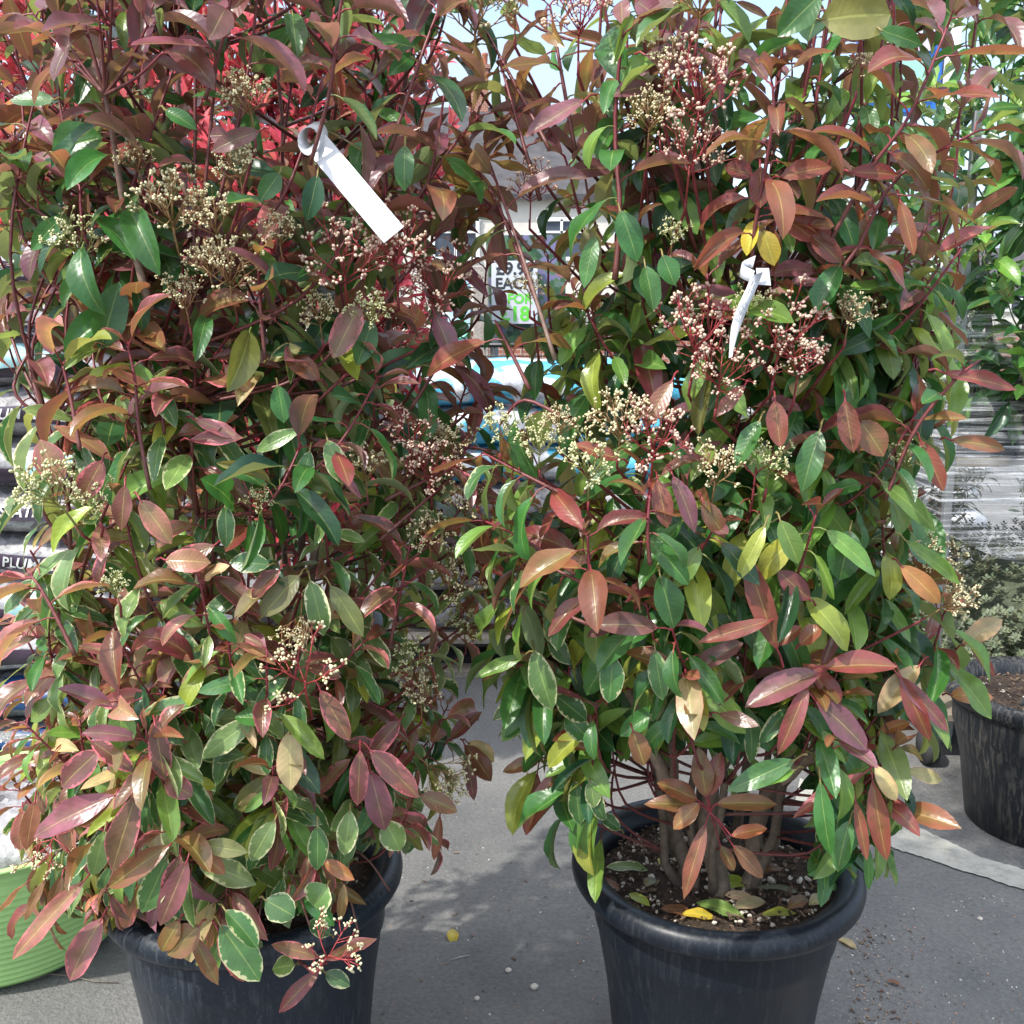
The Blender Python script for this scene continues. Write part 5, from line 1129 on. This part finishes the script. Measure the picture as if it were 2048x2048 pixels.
w3 = .24
def flat_text(body, root, x, z_, size, material, y=-.0115, bold=.03, wmax=None, rotx=math.pi / 2):
    me = text_mesh(body, size, bold, 0)
    sx = 1
    if wmax:
        xs = [v.co.x for v in me.vertices]; sx = min(1.0, wmax / (max(xs) - min(xs)))
    for v in me.vertices: v.co = Vector((x + v.co.x * sx, y, z_ + v.co.y))
    return link('lettering', me, material, root)
flat_text('£9.99', pc_, 0, zc3 + .115, .085, M_BLACK_INK, wmax=.2); flat_text('EACH', pc_, 0, zc3 + .042, .075, M_BLACK_INK, wmax=.2)
flat_text('2 FOR', pc_, 0, zc3 - .032, .066, M_GREEN_INK, wmax=.2); flat_text('£18', pc_, 0, zc3 - .108, .1, M_GREEN_INK, wmax=.2)
# recycling-like ring of arrows on blue poster
m = MB(); m.col = (.1, .5, .3)
for k in range(3):
    a0 = k * 2.094 + .2; pts = [(.045 * math.cos(a0 + t_ * .16), -.012, zc2 - .07 + .045 * math.sin(a0 + t_ * .16)) for t_ in range(10)]; m.tube(pts, .006, 4)
m.build('emblem', M_BUD, pb_)
# black wire trolley
wt = empty('wire_trolley', (.05, 5.0, 0)); tag(wt, 'black wire mesh trolley standing behind the cyan bags', 'trolley')
M_WIRE = simple('black_wire', (.02, .02, .022), .4)
m = MB()
for i in range(21): x_ = -.45 + .9 * i / 20; m.tube([(x_, 0, .85), (x_, 0, 1.22)], .003, 4)
for j in range(8): z_ = .85 + .37 * j / 7; m.tube([(-.45, 0, z_), (.45, 0, z_)], .003 if j not in (0, 7) else .012, 5)
m.build('mesh_side', M_WIRE, wt); 
m = MB(); m.tube([(-.45, 0, .1), (-.45, 0, 1.22), (-.45, .5, 1.22), (-.45, .5, .1)], .012, 8); m.tube([(.45, 0, .1), (.45, 0, 1.22), (.45, .5, 1.22), (.45, .5, .1)], .012, 8); m.box((0, .25, .84), (.9, .5, .02)); m.build('frame', M_WIRE, wt)
for q in (-.45, .45):
    for y_ in (0, .5): m = MB(); m.tube([(q - .02, y_, .07), (q + .02, y_, .07)], .07, 18); m.build('wheel', M_WIRE, wt)
# hanging banner behind bags at far left
bb, zz_ = board('banner', -160, 100, 60, 440, 4.4, M_WHITE, 'white banner with green stripe behind the stacked bags at the left edge', 'banner')
m = MB(); m.box((0, -.0115, zz_ - .2), (.46, .003, .06)); m.build('stripe', simple('green_stripe', (.06, .38, .12), .5), bb, smooth=False)

# ------------------------------------------------------------------ far: houses, tall sign, hedge
M_BRICK = None
def brick():
    m, nt, b, L = mat('brick_wall'); t = N(nt, 'ShaderNodeTexCoord'); mp_ = N(nt, 'ShaderNodeMapping'); mp_.inputs['Rotation'].default_value = (math.pi / 2, 0, 0); L(t.outputs['Object'], mp_.inputs[0])
    br = N(nt, 'ShaderNodeTexBrick', Scale=4.0); br.inputs['Color1'].default_value = (.30, .10, .06, 1); br.inputs['Color2'].default_value = (.22, .08, .05, 1); br.inputs['Mortar'].default_value = (.35, .32, .28, 1); L(mp_.outputs[0], br.inputs['Vector']); L(br.outputs[0], b.inputs['Base Color']); b.inputs['Roughness'].default_value = .9; return m
M_BRICK = brick(); M_SLATE = simple('roof_slate', (.055, .052, .056), .95, .3, 3, bump=.3); M_RENDER = simple('cream_render', (.55, .52, .46), .9, .08, 2); M_GLASS = simple('window_glass', (.05, .06, .08), .08, .2, 2)
M_FRAME = simple('white_frame', (.75, .75, .74), .5, .03, 4)
def house(x, y, w_, eav, ridge, d_, wallm, label, chx, nwin=3):
    root = empty('house', (x, y, 0)); tag(root, label, 'house', 'houses beyond the yard')
    m = MB(); m.box((0, 0, eav / 2), (w_, d_, eav)); m.add([(-w_ / 2, -d_ / 2, eav), (-w_ / 2, d_ / 2, eav), (-w_ / 2, 0, ridge - .05), (w_ / 2, -d_ / 2, eav), (w_ / 2, d_ / 2, eav), (w_ / 2, 0, ridge - .05)], [(0, 1, 2), (3, 5, 4)]); m.build('wall', wallm, root, smooth=False)
    m = MB(); o_ = .3; sl = (ridge - eav) / (d_ / 2); ye = d_ / 2 + o_; ze = eav - o_ * sl
    for q in (0, .12): pass
    m.add([(-w_ / 2 - .2, -ye, ze), (w_ / 2 + .2, -ye, ze), (w_ / 2 + .2, 0, ridge), (-w_ / 2 - .2, 0, ridge), (w_ / 2 + .2, ye, ze), (-w_ / 2 - .2, ye, ze),
           (-w_ / 2 - .2, -ye, ze + .15), (w_ / 2 + .2, -ye, ze + .15), (w_ / 2 + .2, 0, ridge + .15), (-w_ / 2 - .2, 0, ridge + .15), (w_ / 2 + .2, ye, ze + .15), (-w_ / 2 - .2, ye, ze + .15)],
          [(0, 1, 2, 3), (3, 2, 4, 5), (6, 9, 8, 7), (9, 11, 10, 8), (0, 6, 7, 1), (5, 4, 10, 11), (0, 3, 9, 6), (3, 5, 11, 9), (1, 7, 8, 2), (2, 8, 10, 4)])
    rf = m.build('roof', M_SLATE, root, smooth=False)
    for cx_ in chx:
        m = MB(); m.box((cx_, 0, ridge + .5), (.62, .5, 1.5)); m.box((cx_, 0, ridge + 1.3), (.74, .6, .12)); c_ = m.build('chimney', M_BRICK, rf, smooth=False)
        m = MB()
        for k in range(3): m.lathe([(.07, 0), (.085, .3), (.1, .32), (.09, .38)], (cx_ - .21 + .21 * k, 0, ridge + 1.36), 12)
        m.build('chimney_pots', simple('terracotta', (.38, .14, .08), .8), rf)
    for f in range(2):
        for k in range(nwin):
            wx = -w_ / 2 + w_ * (k + .5) / nwin; wz = eav * (.28 + .46 * f); ww, wh = w_ / nwin * .42, eav * .22
            m = MB()
            for (cx_, cz_, sx_, sz_) in ((0, wh / 2, ww + .16, .1), (0, -wh / 2, ww + .16, .1), (-ww / 2, 0, .1, wh), (ww / 2, 0, .1, wh), (0, 0, .07, wh), (0, wh * .18, ww, .06)): m.box((wx + cx_, -d_ / 2 - .05, wz + cz_), (sx_, .1, sz_))
            fr_ = m.build('window', M_FRAME, root, smooth=False)
            m = MB(); m.box((wx, -d_ / 2 - .015, wz), (ww, .03, wh)); m.build('pane', M_GLASS, fr_, smooth=False)
house(-1.6, 34, 9, 4.9, 7.8, 8, M_RENDER, 'cream house with dark slate roof and chimney seen between the two shrubs', (.55, -3.2), 3)
house(7.6, 36, 7.5, 3.2, 5.0, 8, M_BRICK, 'low red brick house behind the right shrub, right of the cream house', (1.5,), 2)
house(-13, 38, 9, 4.6, 7.2, 8, M_BRICK, 'red brick house hidden mostly behind the bright red shrubs', (2,), 3)
house(19, 44, 12, 2.8, 4.2, 8, M_RENDER, 'low cream house beyond the trolley at the right', (-2,), 3)
# tall sign
sg = empty('tall_sign', (at_y(1800, 80, 11).x, 11, 0)); tag(sg, 'tall blue framed sign with pale panels on a white pole at the upper right', 'sign')
W_ = lambda px: px / F * 11.3
zt = at_y(1800, -60, 11).z; zb = at_y(1800, 230, 11).z
m = MB(); m.box((0, 0, (zt + zb) / 2), (W_(150), .18, zt - zb), Matrix.Identity(3), .01); m.build('frame', simple('blue_paint', (.02, .14, .50), .4, .05, 3), sg, smooth=False)
for k, cc in enumerate(((.30, .55, .45), (.62, .50, .62), (.35, .60, .50))):
    m = MB(); hh = (zt - zb) / 3; m.box((0, -.1, zb + hh * (k + .5) + .1), (W_(110), .03, hh * .86)); m.build('panel', simple('sign_panel', cc, .4, .05, 2), sg, smooth=False)
m = MB(); m.box((W_(92), .0, zt / 2), (W_(26), .16, zt + .1)); m.build('pole', M_FRAME, sg, smooth=False)
# wall closing the yard
m = MB(); 
yw = empty('yard_wall', (0, 15, 0)); tag(yw, 'low brick wall at the back of the yard', 'wall')
m.box((0, 0, .6), (60, .22, 1.2)); m.build('brickwork', M_BRICK, yw, smooth=False); m = MB(); m.box((0, 0, 1.24), (60, .3, .08)); m.build('coping', M_RENDER, yw, smooth=False)
